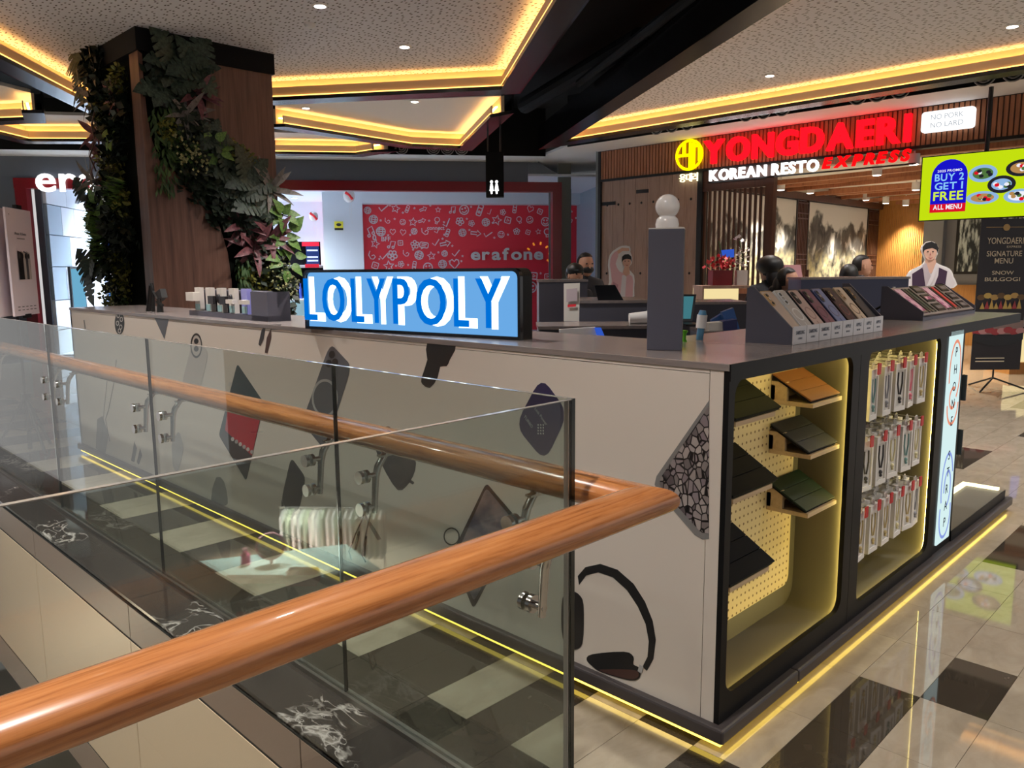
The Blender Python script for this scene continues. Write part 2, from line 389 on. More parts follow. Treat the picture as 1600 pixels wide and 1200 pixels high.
# ---- ceiling
ceil = struct('ceiling')
B().box(-10, 24, -9, 24, 4.4, 4.5).build('slab', 'matte_black', ceil)
def off_poly(poly, o):
    n = len(poly); c = sum((Vector(p) for p in poly), V(0, 0))/n; ar = sum(poly[i][0]*poly[(i+1) % n][1]-poly[(i+1) % n][0]*poly[i][1] for i in range(n))
    sg = 1 if ar > 0 else -1; ln = []
    for i in range(n):
        a, b2 = Vector(poly[i]), Vector(poly[(i+1) % n]); t_ = (b2-a).normalized(); nn = V(t_.y, -t_.x)*sg; ln.append((a+nn*o, t_))
    out = []
    for i in range(n):
        (p, t1), (q, t2) = ln[i-1], ln[i]; cr = t1.x*t2.y-t1.y*t2.x
        s_ = ((q-p).x*t2.y-(q-p).y*t2.x)/cr if abs(cr) > 1e-6 else 0
        out.append(p+t1*s_)
    return out
def ceiling_panel(poly, edges, z, mt, holder):
    n = len(poly); B().prism([(p[0], p[1], z) for p in poly], (0, 0, .04)).build('ceiling_board', mt, holder)
    offs = {o: off_poly(poly, o) for o in (-.112, -.10, -.085, -.06, -.035, 0, .03, .10, .12)}
    def seg(i, a, c, z0, z1):
        j = (i+1) % n; P, Q = offs[a], offs[c]
        return B().prism([(P[i].x, P[i].y, z0), (P[j].x, P[j].y, z0), (Q[j].x, Q[j].y, z0), (Q[i].x, Q[i].y, z0)], (0, 0, z1-z0))
    for i in edges:
        seg(i, -.06, -.035, z-.125, z-.11).build('cove_light', 'cove_hidden', holder)
        seg(i, -.10, -.085, z-.185, z-.088).build('cove_lip', 'beige_board', holder)
        seg(i, 0, .03, z-.19, z-.001).build('cove_board', 'beige_board', holder)
        seg(i, -.112, -.10, z-.190, z-.179).build('cove_light', 'cove_warm', holder)
        seg(i, -.112, .10, z-.23, z-.19).build('cove_trim', 'trim_dark', holder)
        seg(i, .10, .12, z-.23, z+.12).build('cove_edge', 'gloss_black', holder)
def XY(pts, z): return [tuple(pz(u, v, z)[:2]) for u, v in pts]
mp_ = XY([(145, 142), (797, 108)], H1)
A_, B2_ = Vector(mp_[0]), Vector(mp_[1]); da = (Vector(XY([(0, 62)], H1)[0])-A_); db = (Vector(XY([(862, 0)], H1)[0])-B2_)
ceiling_panel([tuple(A_), tuple(B2_), tuple(B2_+db*4.6), tuple(A_+da*5.2)], (0, 1, 3), H1, 'perforated', tag(struct('ceiling'), 'main perforated panel'))
Rr = XY([(862, 204), (1600, 74)], H1); Rd = Vector(Rr[0])-Vector(XY([(1140, 0)], H1)[0])
r0 = Vector(Rr[0])
r1 = Vector(Rr[1])
ceiling_panel([tuple(r0), tuple(r0-Rd*2.0), tuple(r1+(r1-r0)*.9)], (0, 2), H1, 'perforated', struct('ceiling'))
ceiling_panel(XY([(430, 163), (783, 150), (727, 210), (638, 206), (430, 170)], H1), (1, 2, 3), H1, 'plain_ceiling', struct('ceiling'))
ceiling_panel(XY([(300, 193), (418, 206), (600, 214), (560, 221), (430, 219), (300, 219)], H1), (0, 2, 3), H1, 'plain_ceiling', struct('ceiling'))
ceiling_panel(XY([(-60, 118), (48, 145), (52, 160), (-60, 165)], H1), (1, 2), H1, 'plain_ceiling', struct('ceiling'))
ceiling_panel(XY([(-40, 176), (39, 197), (300, 198), (180, 182)], H1), (0, 1), H1, 'plain_ceiling', struct('ceiling'))
# dark beam across the open black ceiling
B().tube([pz(1150, -60, 3.75), pz(905, 130, 3.75)], .05, 8).build('service_pipe', 'matte_black', ceil)
B().tube([pz(1000, 60, 4.0), pz(820, 165, 4.0)], .12, 12).build('duct', 'matte_black', ceil)

# ---- downlights
def downlight(p, power, label, spot=1.9, col=(1, .95, .91), shop=False, r=.045, blend=.9, rad=.05):
    t_ = thing('downlight', label, 'downlight', p, 0, 'recessed ceiling downlights')
    o = B().lathe([(r*1.5, 0), (r*1.5, -.006), (r*1.05, -.012), (r, -.004)], (0, 0, 0), 20).build('trim_ring', 'white', t_, True)
    B().lathe([(r*.98, -.007), (r*.98, -.0075)], (0, 0, -.006), 20).build('lens', 'shop_lamp' if shop else 'lamp_white', t_, True)
    if power > 0:
        ld = bpy.data.lights.new('downlight_lamp', 'SPOT'); ld.energy = power; ld.spot_size = spot; ld.spot_blend = blend; ld.shadow_soft_size = rad; ld.color = col
        lo = bpy.data.objects.new('lamp', ld); COL.objects.link(lo); lo.parent = t_; lo.location = (0, 0, -.03)
    return t_
SPOT_W = 310
for (u, v_, nm) in [(632, 72, 'on the large perforated ceiling panel'), (648, 158, 'above the cove beside the black ceiling gap'), (478, 168, 'next to the plant column on the pale ceiling'), (948, 170, 'at the tip of the right perforated ceiling'), (1582, 40, 'in the upper right corner of the perforated ceiling')]:
    downlight(pz(u, v_, H1-.001), SPOT_W, 'small round lit downlight '+nm)
for k, (x, y) in enumerate([(-1.6, .2), (.2, 2.3), (-.6, 3.6), (1.6, 4.6), (-2.6, 2.4), (3.0, -1.2), (4.6, 1.2), (5.6, -1.8), (6.4, 3.2), (1.6, -2.4), (-3.2, 4.0), (-3.6, 1.2), (-2.2, 5.4)]):  # the last three are added over the void to brighten the clad slab edge
    downlight((x, y, H1-.001), SPOT_W*(1, 1, 1, 1, 1.8, .8, .6, .55, .9, .8, 1.8, 1.8, 1.6)[k], 'downlight overhead '+('above the near handrail', 'above the kiosk side near its corner', 'over the glass along the kiosk', 'over the middle of the kiosk', 'over the middle of the void', 'over the walkway before the kiosk', 'over the strap niche walkway', 'over the far right walkway', 'before the restaurant entrance', 'over the walkway behind the viewer', 'added over the rear of the void to brighten its edge', 'added over the front of the void to brighten its edge', 'added over the far end of the void to brighten its edge')[k])
for (u, v_) in [(484, 37), (1176, 125)]:
    p = pz(u, v_, H1); t_ = thing('smoke_detector', 'white round smoke detector on the '+('large left' if u < 800 else 'right')+' perforated ceiling', 'smoke detector', p)
    B().lathe([(.05, 0), (.05, -.012), (.035, -.03), (.012, -.034)], (0, 0, 0), 18).build('body', 'white', t_, True, smooth=30)

# ================================================================== BALUSTRADE
far = thing('glass_balustrade', 'frameless glass balustrade running along the white kiosk side', 'balustrade', (-.63, .064, 0))
for (y0, y1) in [(.064, 1.111), (1.117, 2.716), (2.722, 4.314), (4.32, 5.92), (5.926, 7.5), (7.506, 9.1)]:
    g = B().box(-.636, -.624, y0, y1, .02, 1.1885).build('glass_panel', 'glass', far)
    B().box(-.6362, -.6238, y0, y1, 1.1885, 1.190).build('top_edge', 'glass_lip', g)
B().box(-.6365, -.6235, .0635, .066, .02, 1.19).build('corner_edge', 'glass_edge', far)
for y in (1.114, 2.719, 4.317, 5.923): B().box(-.6365, -.6235, y-.0028, y+.0028, .02, 1.1885).build('joint_strip', 'glass_edge', far)
B().box(-.648, -.612, .07, 9.1, -.01, .02).build('base_channel', 'satin_steel', far)
near = thing('glass_balustrade', 'frameless glass balustrade nearest the viewer with the thick orange rail', 'balustrade', (-.63, .064, 0))
for (x0, x1) in [(-2.2, -.642), (-3.8, -2.206)]:
    g = B().box(x0, x1, .058, .070, .02, 1.1885).build('glass_panel', 'glass', near)
    B().box(x0, x1, .0578, .0702, 1.1885, 1.190).build('top_edge', 'glass_lip', g)
B().box(-.644, -.640, .0575, .0705, .02, 1.19).build('corner_edge', 'glass_edge', near)
B().box(-3.8, -.65, .046, .082, -.01, .02).build('base_channel', 'satin_steel', near)
RXC, RYC, RZC, RW, RH = -.533, -.078, .940, .063, .038
sec = []
for k in range(28):
    a = 2*math.pi*k/28; c, s_ = math.cos(a), math.sin(a); e = .92
    sec.append((RW*math.copysign(abs(c)**e, c), RZC+RH*math.copysign(abs(s_)**e, s_)))
def rail(far_side, name, mt, par):
    mb = MB(); n = len(sec)
    for (a, z) in sec: mb.v.append(V(RXC+a, RYC-a, z))
    for (a, z) in sec: mb.v.append(V(RXC+a, 9.1, z) if far_side else V(-3.8, RYC-a, z))
    for q in range(n): mb.f.append((q, (q+1) % n, n+(q+1) % n, n+q))
    mb.f += [tuple(range(n)), tuple(range(2*n-1, n-1, -1))]
    return mb.build(name, mt, par, smooth=40)
rail(True, 'handrail', 'rail_wood', far); rail(False, 'handrail', 'rail_wood_x', near)
def bracket(par, y, near_side=False):
    # built for the far glass: stands on +X side at given y
    T = Matrix.Identity(4)
    if near_side: T = Matrix(((0, 1, 0, y), (-1, 0, 0, .064-.63), (0, 0, 1, 0), (0, 0, 0, 1)))   # maps x-> -y, y-> x
    def bb(mb, nm, p, mt='steel', sm=40):
        return MB().add(mb, T).build(nm, mt, p, smooth=sm)
    yy = 0 if near_side else y
    X = -.624
    arm = B().tube([(X+.035, yy, .70), (X+.04, yy, .76), (X+.045, yy, .82), (X+.055, yy, .855), (X+.075, yy, .88), (RXC-.0, yy, .90)], [.010, .011, .012, .013, .012, .012], 10)
    a = bb(arm, 'bracket', par)
    for z in (.83, .722):
        bb(B().cyl((X-.024, yy, z), (X-.012, yy, z), .022, n=18), 'bolt_plate', a)
        bb(B().cyl((X, yy, z), (X+.012, yy, z), .022, n=18).cyl((X+.012, yy, z), (X+.045, yy, z), .009, n=10), 'bolt', a)
    bb(B().box(RXC-.03, RXC+.03, yy-.012, yy+.012, .886, .892), 'saddle', a)
    return a
for y in (.28, .965, 1.30, 2.60, 2.93, 4.17, 4.45, 5.78, 6.1): bracket(far, y)
for x in (-.79, -1.95): bracket(near, x, True)
B().box(-.6575, -.6545, .0572, .0708, .02, 1.19).build('corner_trim', 'glass_lip', near)

# ================================================================== KIOSK
KL, KR, KT = 6.0, 3.38, 1.222
side = thing('kiosk_partition', 'long off-white kiosk side printed with phone accessories behind the glass', 'partition', (0, 3, 0))
B().box(0, .03, .066, KL, .086, 1.188).build('side_panel', 'kiosk_white', side)
B().box(0, .03, .066, KL, 1.190, 1.2).build('top_strip', 'kiosk_white', side)
B().box(0, .03, .0185, .064, .086, 1.2).build('corner_post', 'kiosk_white', side)
B().box(0.0, .55, KL-.03, KL, .086, 1.2).build('end_panel', 'kiosk_white', side)
B().box(.52, .55, .7, KL-.03, .05, 1.2).build('inner_panel', 'unit_grey', side)
top = thing('kiosk_worktop', 'L-shaped dark grey laminate counter top of the kiosk', 'counter top', (0, 0, 1.2))
B().box(-.004, .56, 0, KL+.004, 1.2, KT).build('counter_slab', 'counter_grey', top, bev=.002)
B().box(.56, KR+.01, 0.0, .64, 1.2, KT).build('counter_slab', 'counter_grey', top, bev=.002)
B().box(.0, KR+.01, -.004, 0.0, 1.17, KT-.001).build('front_edge', 'kiosk_black', top)
B().box(2.3, KR+.005, .0, .62, 1.178, 1.2).build('underside', 'kiosk_black', top)
pl = thing('kiosk_plinth', 'dark floating plinth under the kiosk with yellow light beneath', 'plinth', (0, 0, 0))
b_ = B(); b_.box(-.026, .5, -.03, KL+.03, .037, .086); b_.box(.5, 3.46, -.03, .62, .037, .086); b_.build('plinth_board', 'plinth_dark', pl, bev=.008)
b_ = B(); b_.box(.06, .5, .06, KL-.05, 0, .037); b_.box(.5, 3.3, .06, .5, 0, .037); b_.build('foot', 'black', pl)
b_ = B(); b_.box(-.008, -.002, -.01, KL, .02, .036); b_.build('led_strip', 'led_floor', pl)
b_ = B(); b_.box(-.008, 3.42, -.012, -.006, .02, .036); b_.build('led_strip', 'led_floor', pl)

def outer_of(inner, x0, x1, z0, z1):
    out = []; q = len(inner)//4
    for k, (x, z) in enumerate(inner):
        c, i = divmod(k, q); cx_ = x1 if c in (0, 3) else x0; cz = z1 if c in (0, 1) else z0
        h = (q-1)/2
        if i == h: out.append((cx_, cz))
        elif (i < h) == (c in (0, 2)): out.append((cx_, z))
        else: out.append((x, cz))
    return out
def to3(pts, y): return [(x, y, z) for x, z in pts]
def niche(cab, x0, x1, z0, z1, ox0, ox1, back_mt, depth=.21, r=.055):
    ins = rrect(x1-x0, z1-z0, r, 6, (x0+x1)/2, (z0+z1)/2)
    out = outer_of(ins, ox0, ox1, .086, 1.2)
    B().frame(to3(out, 0), to3(ins, 0), (0, .018, 0)).build('front_frame', 'kiosk_black', cab, smooth=30)
    big = rrect(x1-x0+.05, z1-z0+.05, r+.022, 6, (x0+x1)/2, (z0+z1)/2)
    big2 = rrect(x1-x0+.056, z1-z0+.056, r+.025, 6, (x0+x1)/2, (z0+z1)/2)
    B().frame(to3(big2, .018), to3(big, .018), (0, depth-.018, 0)).build('inner_wall', 'niche_grey', cab, smooth=30)
    led = rrect(x1-x0+.024, z1-z0+.024, r+.009, 6, (x0+x1)/2, (z0+z1)/2)
    led2 = rrect(x1-x0+.040, z1-z0+.040, r+.017, 6, (x0+x1)/2, (z0+z1)/2)
    B().frame(to3(led2, .0185), to3(led, .0185), (0, .004, 0)).build('led_strip', 'led_yellow', cab)
    bk = B().prism(to3(big2, depth), (0, .015, 0)).build('back_panel', back_mt, cab)
    return bk
# pegboard material: pale wood with a grid of small holes
m = mat('pegboard', (222, 200, 150), .6); t, n, l, b = nt(m); v = coords(m, (1, 1, 1))
vo = n.new('ShaderNodeTexVoronoi'); vo.inputs['Scale'].default_value = 33; vo.inputs['Randomness'].default_value = 0.0; vo.voronoi_dimensions = '2D'
sp_ = n.new('ShaderNodeSeparateXYZ'); cb = n.new('ShaderNodeCombineXYZ'); l.new(v, sp_.inputs[0]); l.new(sp_.outputs[0], cb.inputs[0]); l.new(sp_.outputs[2], cb.inputs[1]); l.new(cb.outputs[0], vo.inputs['Vector'])
l.new(ramp(m, vo.outputs['Distance'], [(.14, (120, 92, 54)), (.18, (224, 204, 156))]), b.inputs['Base Color'])
cab1 = thing('display_cabinet', 'black framed lit display niche with pegboard and tablet cases', 'display cabinet', (.49, .1, 0))
bk = niche(cab1, .035, .918, .168, 1.172, 0.0, .985, 'niche_grey')
B().prism(to3(rrect(.84, .93, .04, 6, .455, .70), .198), (0, .012, 0)).build('pegboard', 'pegboard', bk)
cab2 = thing('display_cabinet', 'black framed lit display niche with hanging phone strap packs', 'display cabinet', (1.5, .1, 0))
niche(cab2, 1.072, 1.945, .140, 1.180, .988, 2.03, 'niche_grey')
cab3 = thing('display_cabinet', 'black cabinet holding the tall lit sign panel with lettering', 'display cabinet', (2.17, .1, 0))
b_ = B(); b_.box(2.033, 2.33, .004, .2, .086, 1.2); b_.build('body', 'kiosk_black', cab3)
m = emit('lightbox_mint', (214, 240, 240), 1.0)
lb = B().box(2.072, 2.272, -.004, .004, .128, 1.19).build('light_panel', 'lightbox_mint', cab3)
emit('print_orange', (240, 150, 120), .95); emit('print_blue', (140, 160, 230), .95); emit('print_dark', (40, 46, 60), .8)
for k, ch in enumerate('PHONE STRAP'):
    if ch != ' ': text_mb(ch, (2.172, -.0052, 1.065-k*.086), (1, 0, 0), (0, 0, 1), .046, None, .0008, .0, align='C').build('print', 'print_dark', lb, recalc=False)
def ringpath(cx_, cz, rx, rz, a0, a1, n_=26): return [(cx_+rx*math.cos(R(a0+(a1-a0)*i/n_)), -.0046, cz+rz*math.sin(R(a0+(a1-a0)*i/n_))) for i in range(n_+1)]
def flat_stroke(path, w, y):     # stroke in the XZ plane
    mb = MB(); P = [V(p[0], p[2]) for p in path]
    for i, p in enumerate(P):
        a = P[max(i-1, 0)]; c = P[min(i+1, len(P)-1)]; t_ = (c-a).normalized(); nn = V(-t_.y, t_.x)*w/2
        mb.v += [V(p.x+nn.x, y, p.y+nn.y), V(p.x-nn.x, y, p.y-nn.y)]
    for i in range(len(P)-1): mb.f.append((2*i, 2*i+1, 2*i+3, 2*i+2))
    return mb
for (cx_, cz, rx, rz, a0, a1, mt_) in [(2.172, .99, .085, .15, -60, 200, 'print_orange'), (2.165, .86, .05, .05, 60, 330, 'print_orange'), (2.172, .83, .085, .10, 180, 360, 'print_orange'), (2.172, .42, .085, .16, 20, 210, 'print_blue'), (2.18, .40, .05, .09, -90, 190, 'print_blue'), (2.172, .27, .085, .12, 160, 380, 'print_blue')]:
    flat_stroke(ringpath(cx_, cz, rx, rz, a0, a1), .016, -.0046).build('print', mt_, lb, recalc=False)
for z in (.55, .83): B().box(2.31, 2.322, -.022, -.0, z, z+.13).build('hinge', 'black', cab3)
emit('led_platform', (255, 244, 190), 2.4)
# open end niche with a low lit platform
cab4 = thing('display_platform', 'low open platform with a white lit edge at the kiosk end', 'display platform', (2.9, .2, 0))
B().prism([(x, y, .088) for x, y in [(2.33, .0), (3.33, .0), (3.365, .012), (3.385, .05), (3.385, .21), (3.36, .235), (2.33, .235)]], (0, 0, .048)).build('platform', 'niche_grey', cab4, bev=.003)
B().box(2.32, 3.385, -.002, .002, .086, .142).build('front_edge', 'kiosk_black', cab4)
B().box(2.335, 2.35, .02, .235, .136, 1.178).build('wood_side', 'light_wood', cab4)
B().box(2.352, 3.375, .205, .232, .136, .152).build('led_strip', 'led_platform', cab4)
B().box(3.352, 3.38, .03, .205, .136, .152).build('led_strip', 'led_platform', cab4)
B().box(2.36, 2.39, .58, .61, .0, 1.178).build('rear_post', 'kiosk_black', cab4)
# kiosk rear: grey backs and inner island units
B().box(.57, 2.3, .225, .24, .05, 1.2).build('rear_panel', 'unit_grey', cab2)

# ================================================================== RED-FRAMED PHONE SHOP (far left wall)
E0 = V(9.316, 9.721, 0); EU = V(-.7985, .602, 0).normalized(); EN = V(.602, .7985, 0).normalized(); UZ = V(0, 0, 1)
def ep(s, d, z): return E0 + EU*s + EN*d + UZ*z
def ebox(s0, s1, d0, d1, z0, z1, mb=None): return (mb or MB()).obox(ep(s0, d0, z0), EU*(s1-s0), EN*(d1-d0), UZ*(z1-z0))
def pe(u, v_, d): p = pp(u, v_, ep(0, d, 0), EN); r = p-ep(0, d, 0); return r.dot(EU), p.z
wb = struct('wall_back')
ebox(-.06, 11.5, 0, .14, 3.18, 3.62).build('fascia', 'fascia_grey', wb)
ebox(9.17, 11.5, -.02, .14, 0, 3.18).build('side_pier', 'fascia_grey', wb)
ebox(-.25, 11.5, -.8, 0, 3.56, 3.61).build('soffit', 'plain_ceiling', wb)
ebox(-.25, 11.5, -.84, -.8, 3.56, 4.4).build('bulkhead', 'matte_black', wb)
ebox(-.72, 9.2, -.05, .16, 3.0, 3.18).build('red_beam', 'red_frame', wb)
ebox(-.72, -.54, -.05, .16, 0, 3.0).build('red_jamb', 'red_frame', wb)
ebox(9.0, 9.19, -.05, .16, 0, 3.0).build('red_jamb', 'red_frame', wb)
# interior
ebox(-2.2, 9.6, .16, 6.5, 3.32, 3.36).build('shop_ceiling', 'shop_white', wb)
ebox(-2.0, 9.6, .1, 6.5, -.002, .004).build('shop_floor', 'shop_white', wb)
ebox(3.2, 9.6, 6.4, 6.5, 0, 3.32).build('shop_rear_wall', 'shop_white', wb)
rw = ebox(-1.95, 3.27, 4.0, 4.1, 0, 3.06).build('red_wall', 'red', wb)
ebox(-1.95, 3.27, 3.6, 4.1, 3.06, 3.32).build('wall_header', 'shop_white', wb)
ebox(3.27, 4.18, 3.7, 4.6, 0, 3.32).build('pillar', 'shop_white', wb)
ebox(-2.05, -1.95, .16, 4.1, 0, 3.32).build('side_wall', 'shop_grey', wb)
# the tiled side wall inside the entrance, white and grey panels
sw = struct('wall_left'); cols = [0.0, .62, 1.22, 1.9, 2.6]; rows = [0, .45, 1.0, 1.62, 2.2, 2.75, 3.3]
for r_ in range(len(rows)-1):
    sh = .3 if r_ % 2 else 0
    cs = [0.0]+[c+sh for c in cols[1:-1]]+[2.6]
    for c_ in range(len(cs)-1):
        g = random.Random(r_*7+c_).random() < .28
        ebox(8.78, 8.86, cs[c_]+.008+.2, cs[c_+1]-.008+.2, rows[r_]+.008, rows[r_+1]-.008).build('wall_panel', 'shop_grey' if g else 'shop_white', sw)
ebox(8.84, 8.95, .16, 3.2, 0, 3.32).build('backing', 'fascia_grey', sw)
emit('screen_cyan', (120, 190, 225), .8); emit('screen_blue', (50, 90, 200), .9)
t_ = thing('wall_screen', 'tall narrow blue screen on the panelled shop wall beside the poster', 'screen', ep(8.76, 1.3, .8))
ebox(8.74, 8.78, .9, 1.6, .75, 1.62).build('bezel', 'black', t_); ebox(8.735, 8.74, .94, 1.56, .8, 1.58).build('display', 'screen_cyan', t_)
# illuminated sign letters on the fascia (partly behind the planted column)
emit('sign_white', (255, 255, 255), 2.0)
sg = thing('shop_sign', 'white glowing lowercase sign letters over the shop entrance behind the plants', 'sign', ep(8.8, -.1, 2.95))
letters(sg, 'erafone', ep(8.81, -.06, 2.94), -EU, UZ, .46, 2.55, .05, 'sign_white', bold=.012)
# sign on red wall
sg = thing('wall_logo', 'white lowercase brand lettering with orange sun dots on the red wall', 'sign', ep(0, 3.97, 1.7))
letters(sg, 'erafone', ep(.70, 3.985, 1.74), -EU, UZ, .29, 1.80, .02, 'white', bold=.03)
mat('sun_orange', (255, 170, 40), .5, emis=(255, 160, 40), es=.4)
for k in range(6):
    a = R(150-k*36); c = ep(-.98, 3.985, 1.86) - EU*(.25*math.cos(a)) + UZ*(.25*math.sin(a))
    dr = (-EU*math.cos(a)+UZ*math.sin(a)); sd = dr.cross(EN)
    B().obox(c-sd*.02-EN*.01, sd*.04, dr*.07, EN*.012).build('sun_ray', 'sun_orange', sg)
# doodle print on the red wall
def stroke2(pts, w, closed=False):
    mb = MB(); n_ = len(pts); P = [V(*p) for p in pts]
    for i, p in enumerate(P):
        a = P[i-1] if (i > 0 or closed) else p; c = P[(i+1) % n_] if (i < n_-1 or closed) else p
        t_ = (c-a); t_ = t_.normalized() if t_.length else V(1, 0); nn = V(-t_.y, t_.x)*w/2
        mb.v += [V(p.x+nn.x, p.y+nn.y, 0), V(p.x-nn.x, p.y-nn.y, 0)]
    for i in range(n_ if closed else n_-1):
        j = (i+1) % n_; mb.f.append((2*i, 2*i+1, 2*j+1, 2*j))
    return mb
def arc(cx_, cy_, r, a0=0, a1=360, n_=14, ry=None): return [(cx_+r*math.cos(R(a0+(a1-a0)*i/n_)), cy_+(ry or r)*math.sin(R(a0+(a1-a0)*i/n_))) for i in range(n_+1)]
def doodle(kind, w):
    mb = MB(); S = lambda p, c=False: mb.add(stroke2(p, w, c))
    if kind == 0: S(arc(0, 0, .5)); S(arc(0, 0, .28, 200, 340)); S(arc(-.18, .15, .05)); S(arc(.18, .15, .05))
    elif kind == 1: S([(0, -.5), (-.45, 0), (-.4, .3), (-.2, .4), (0, .2), (.2, .4), (.4, .3), (.45, 0)], True)
    elif kind == 2: S([((.5 if i % 2 == 0 else .22)*math.sin(R(36*i)), (.5 if i % 2 == 0 else .22)*math.cos(R(36*i))) for i in range(10)], True)
    elif kind == 3: S(rrect(1.0, .6, .15, 3), True); S([(-.3, .1), (.3, .1)]); S([(-.3, -.1), (.2, -.1)]); S([(-.2, -.3), (-.3, -.5), (0, -.3)])
    elif kind == 4:
        for k in range(5): S(arc(.3*math.cos(R(72*k)), .3*math.sin(R(72*k)), .18, 0, 360, 8))
        S(arc(0, 0, .12, 0, 360, 8))
    elif kind == 5: S(arc(0, .15, .35)); S([(-.15, -.2), (-.15, -.45), (.15, -.45), (.15, -.2)])
    elif kind == 6:
        for r in (.2, .38, .55): S(arc(0, -.3, r, 40, 140, 8))
        S(arc(0, -.3, .05, 0, 360, 6))
    elif kind == 7: S([(-.4, 0), (-.1, -.3), (.45, .4)])
    elif kind == 8: S(arc(0, 0, .5)); S(arc(0, 0, .22, 0, 360, 12, .5)); S([(-.5, 0), (.5, 0)]); S([(-.42, .25), (.42, .25)]); S([(-.42, -.25), (.42, -.25)])
    elif kind == 9: S(rrect(.45, 1.1, .12, 3), True); S([(-.2, .2), (.2, .2)]); S(arc(0, -.2, .1, 0, 360, 8))
    elif kind == 10: S([(-.3, .5), (-.4, 0), (-.1, -.4), (.2, -.4), (.4, -.1), (.2, .1), (-.05, -.05)])
    elif kind == 11: S(rrect(.7, .7, .1, 3), True); S([(-.1, -.15), (.18, 0), (-.1, .15)], True)
    elif kind == 12: S([(-.5, .12), (.1, .12), (.1, .3), (.5, 0), (.1, -.3), (.1, -.12), (-.5, -.12)], True)
    else: S(arc(-.2, -.3, .13, 0, 360, 8)); S(arc(.3, -.2, .13, 0, 360, 8)); S([(-.08, -.3), (-.08, .4), (.42, .5), (.42, -.2)])
    return mb
rg = random.Random(3); dp = MB()
gz = 2.93; row = 0
while gz > .9:
    gs = 3.12 - (row % 2)*.12
    while gs > -1.85:
        big = rg.random(); sz = .13+.13*big
        inlogo = gs < 1.0 and gz < 2.28 and gz > 1.5
        if not inlogo:
            k = rg.randrange(14); an = rg.uniform(-25, 25)
            c = ep(gs+rg.uniform(-.04, .04), 3.994, gz+rg.uniform(-.05, .05)); ca, sa = math.cos(R(an)), math.sin(R(an))
            for_ = doodle(k, .12)
            M4 = Matrix((( -EU.x*ca*sz, EU.x*sa*sz, 0, c.x), (-EU.y*ca*sz, EU.y*sa*sz, 0, c.y), (sa*sz, ca*sz, 0, c.z), (0, 0, 0, 1)))
            dp.add(for_, M4)
            if rg.random() < .5:
                d2 = doodle(2, .3); c2 = c - EU*.17+UZ*rg.uniform(-.1, .1)
                dp.add(d2, Matrix(((-EU.x*.05, 0, 0, c2.x), (-EU.y*.05, 0, 0, c2.y), (0, .05, 0, c2.z), (0, 0, 0, 1))))
        gs -= rg.uniform(.23, .36)
    gz -= .262; row += 1
mat('doodle_white', (236, 222, 226), .6)
tag(dp.build('doodle_print', 'doodle_white', rw, recalc=False), kind='stuff')
text_mb('connect', ep(1.75, 3.992, 2.47), -EU, UZ, None, .42, .001, .02).build('wall_lettering', 'doodle_white', rw, recalc=False)
text_mb('BFF', ep(2.85, 3.992, 2.20), -EU, UZ, .11, None, .001, .02).build('wall_lettering', 'doodle_white', rw, recalc=False)
text_mb('0', ep(3.06, 3.992, 2.22), -EU, UZ, .14, None, .001, .04).build('wall_lettering', 'doodle_white', rw, recalc=False)
# shop downlights
SHOP_W = 900
for k, (u, v_) in enumerate([(656, 311), (652, 317), (649, 323), (749, 312), (740, 318), (732, 323), (838, 312), (823, 319), (813, 324), (450, 301), (460, 309), (467, 316), (474, 323), (481, 328), (850, 284)]):
    p = pz(u, v_, 3.319) if k < 14 else pz(850, 288, 3.599)
    nm = 'left, middle and right'.split()[0]
    downlight(p, SHOP_W if k in (0, 1, 3, 4, 6, 7, 9, 11, 13) else 0, 'small white shop downlight %s, %s row' % (('over the left of the red wall', 'over the middle of the red wall', 'over the right of the red wall', 'near the plants', 'near the plants')[k//3 if k < 9 else 3] if k < 14 else 'in the soffit right of the red frame', ('front', 'second', 'third', 'fourth', 'rear')[k % 3 if k < 9 else min(k-9, 4)]), 2.6, (.80, .90, 1.0), True, .06)
for k, s_ in enumerate((8.2, 7.0, 5.6)):
    downlight(ep(s_, 2.5, 3.319), SHOP_W, 'white shop downlight behind the planted column, %s' % ('left', 'middle', 'right')[k], 2.6, (.80, .90, 1.0), True, .06)
# wall TV and shelf unit left of the sign
t_ = thing('wall_tv', 'dark wall television with red panel above the shop shelf', 'television', ep(4.5, 2.98, 1.64))
ebox(4.20, 5.1, 2.98, 3.03, 1.64, 2.16).build('bezel', 'screen_black', t_)
mat('tv_blue', (24, 36, 70), .2, emis=(40, 60, 120), es=.5); mat('tv_red', (190, 30, 50), .3, emis=(220, 40, 60), es=.5); mat('tv_text', (190, 200, 230), .4, emis=(190, 200, 230), es=.5)
ebox(4.23, 4.52, 2.972, 2.98, 1.66, 2.1).build('screen_panel', 'tv_blue', t_); ebox(4.22, 4.6, 2.970, 2.972, 2.06, 2.15).build('screen_banner', 'tv_red', t_)
for z in (1.72, 1.80, 1.95): ebox(4.26, 4.50, 2.969, 2.971, z, z+.035).build('screen_text', 'tv_text', t_)
t_ = thing('shop_shelf_unit', 'white shop shelf with dark back and small bottles by the plants', 'shelf', ep(4.6, 2.9, 0))
ebox(4.15, 5.2, 2.5, 3.0, 1.58, 1.63).build('shelf', 'white', t_); ebox(4.15, 5.2, 2.95, 3.0, .8, 1.58).build('back_panel', 'screen_black', t_)
mat('mint_counter', (176, 206, 206), .4)
ebox(4.1, 5.3, 2.2, 2.95, 0, .86).build('counter', 'mint_counter', t_); ebox(4.05, 5.3, 2.15, 2.95, .86, .9).build('counter_top', 'white', t_)
ebox(4.2, 4.5, 2.48, 2.5, 1.58, 1.66).build('red_tag', 'tv_red', t_)
mat('bottle_blue', (60, 80, 170), .3); mat('bottle_green', (70, 170, 90), .3)
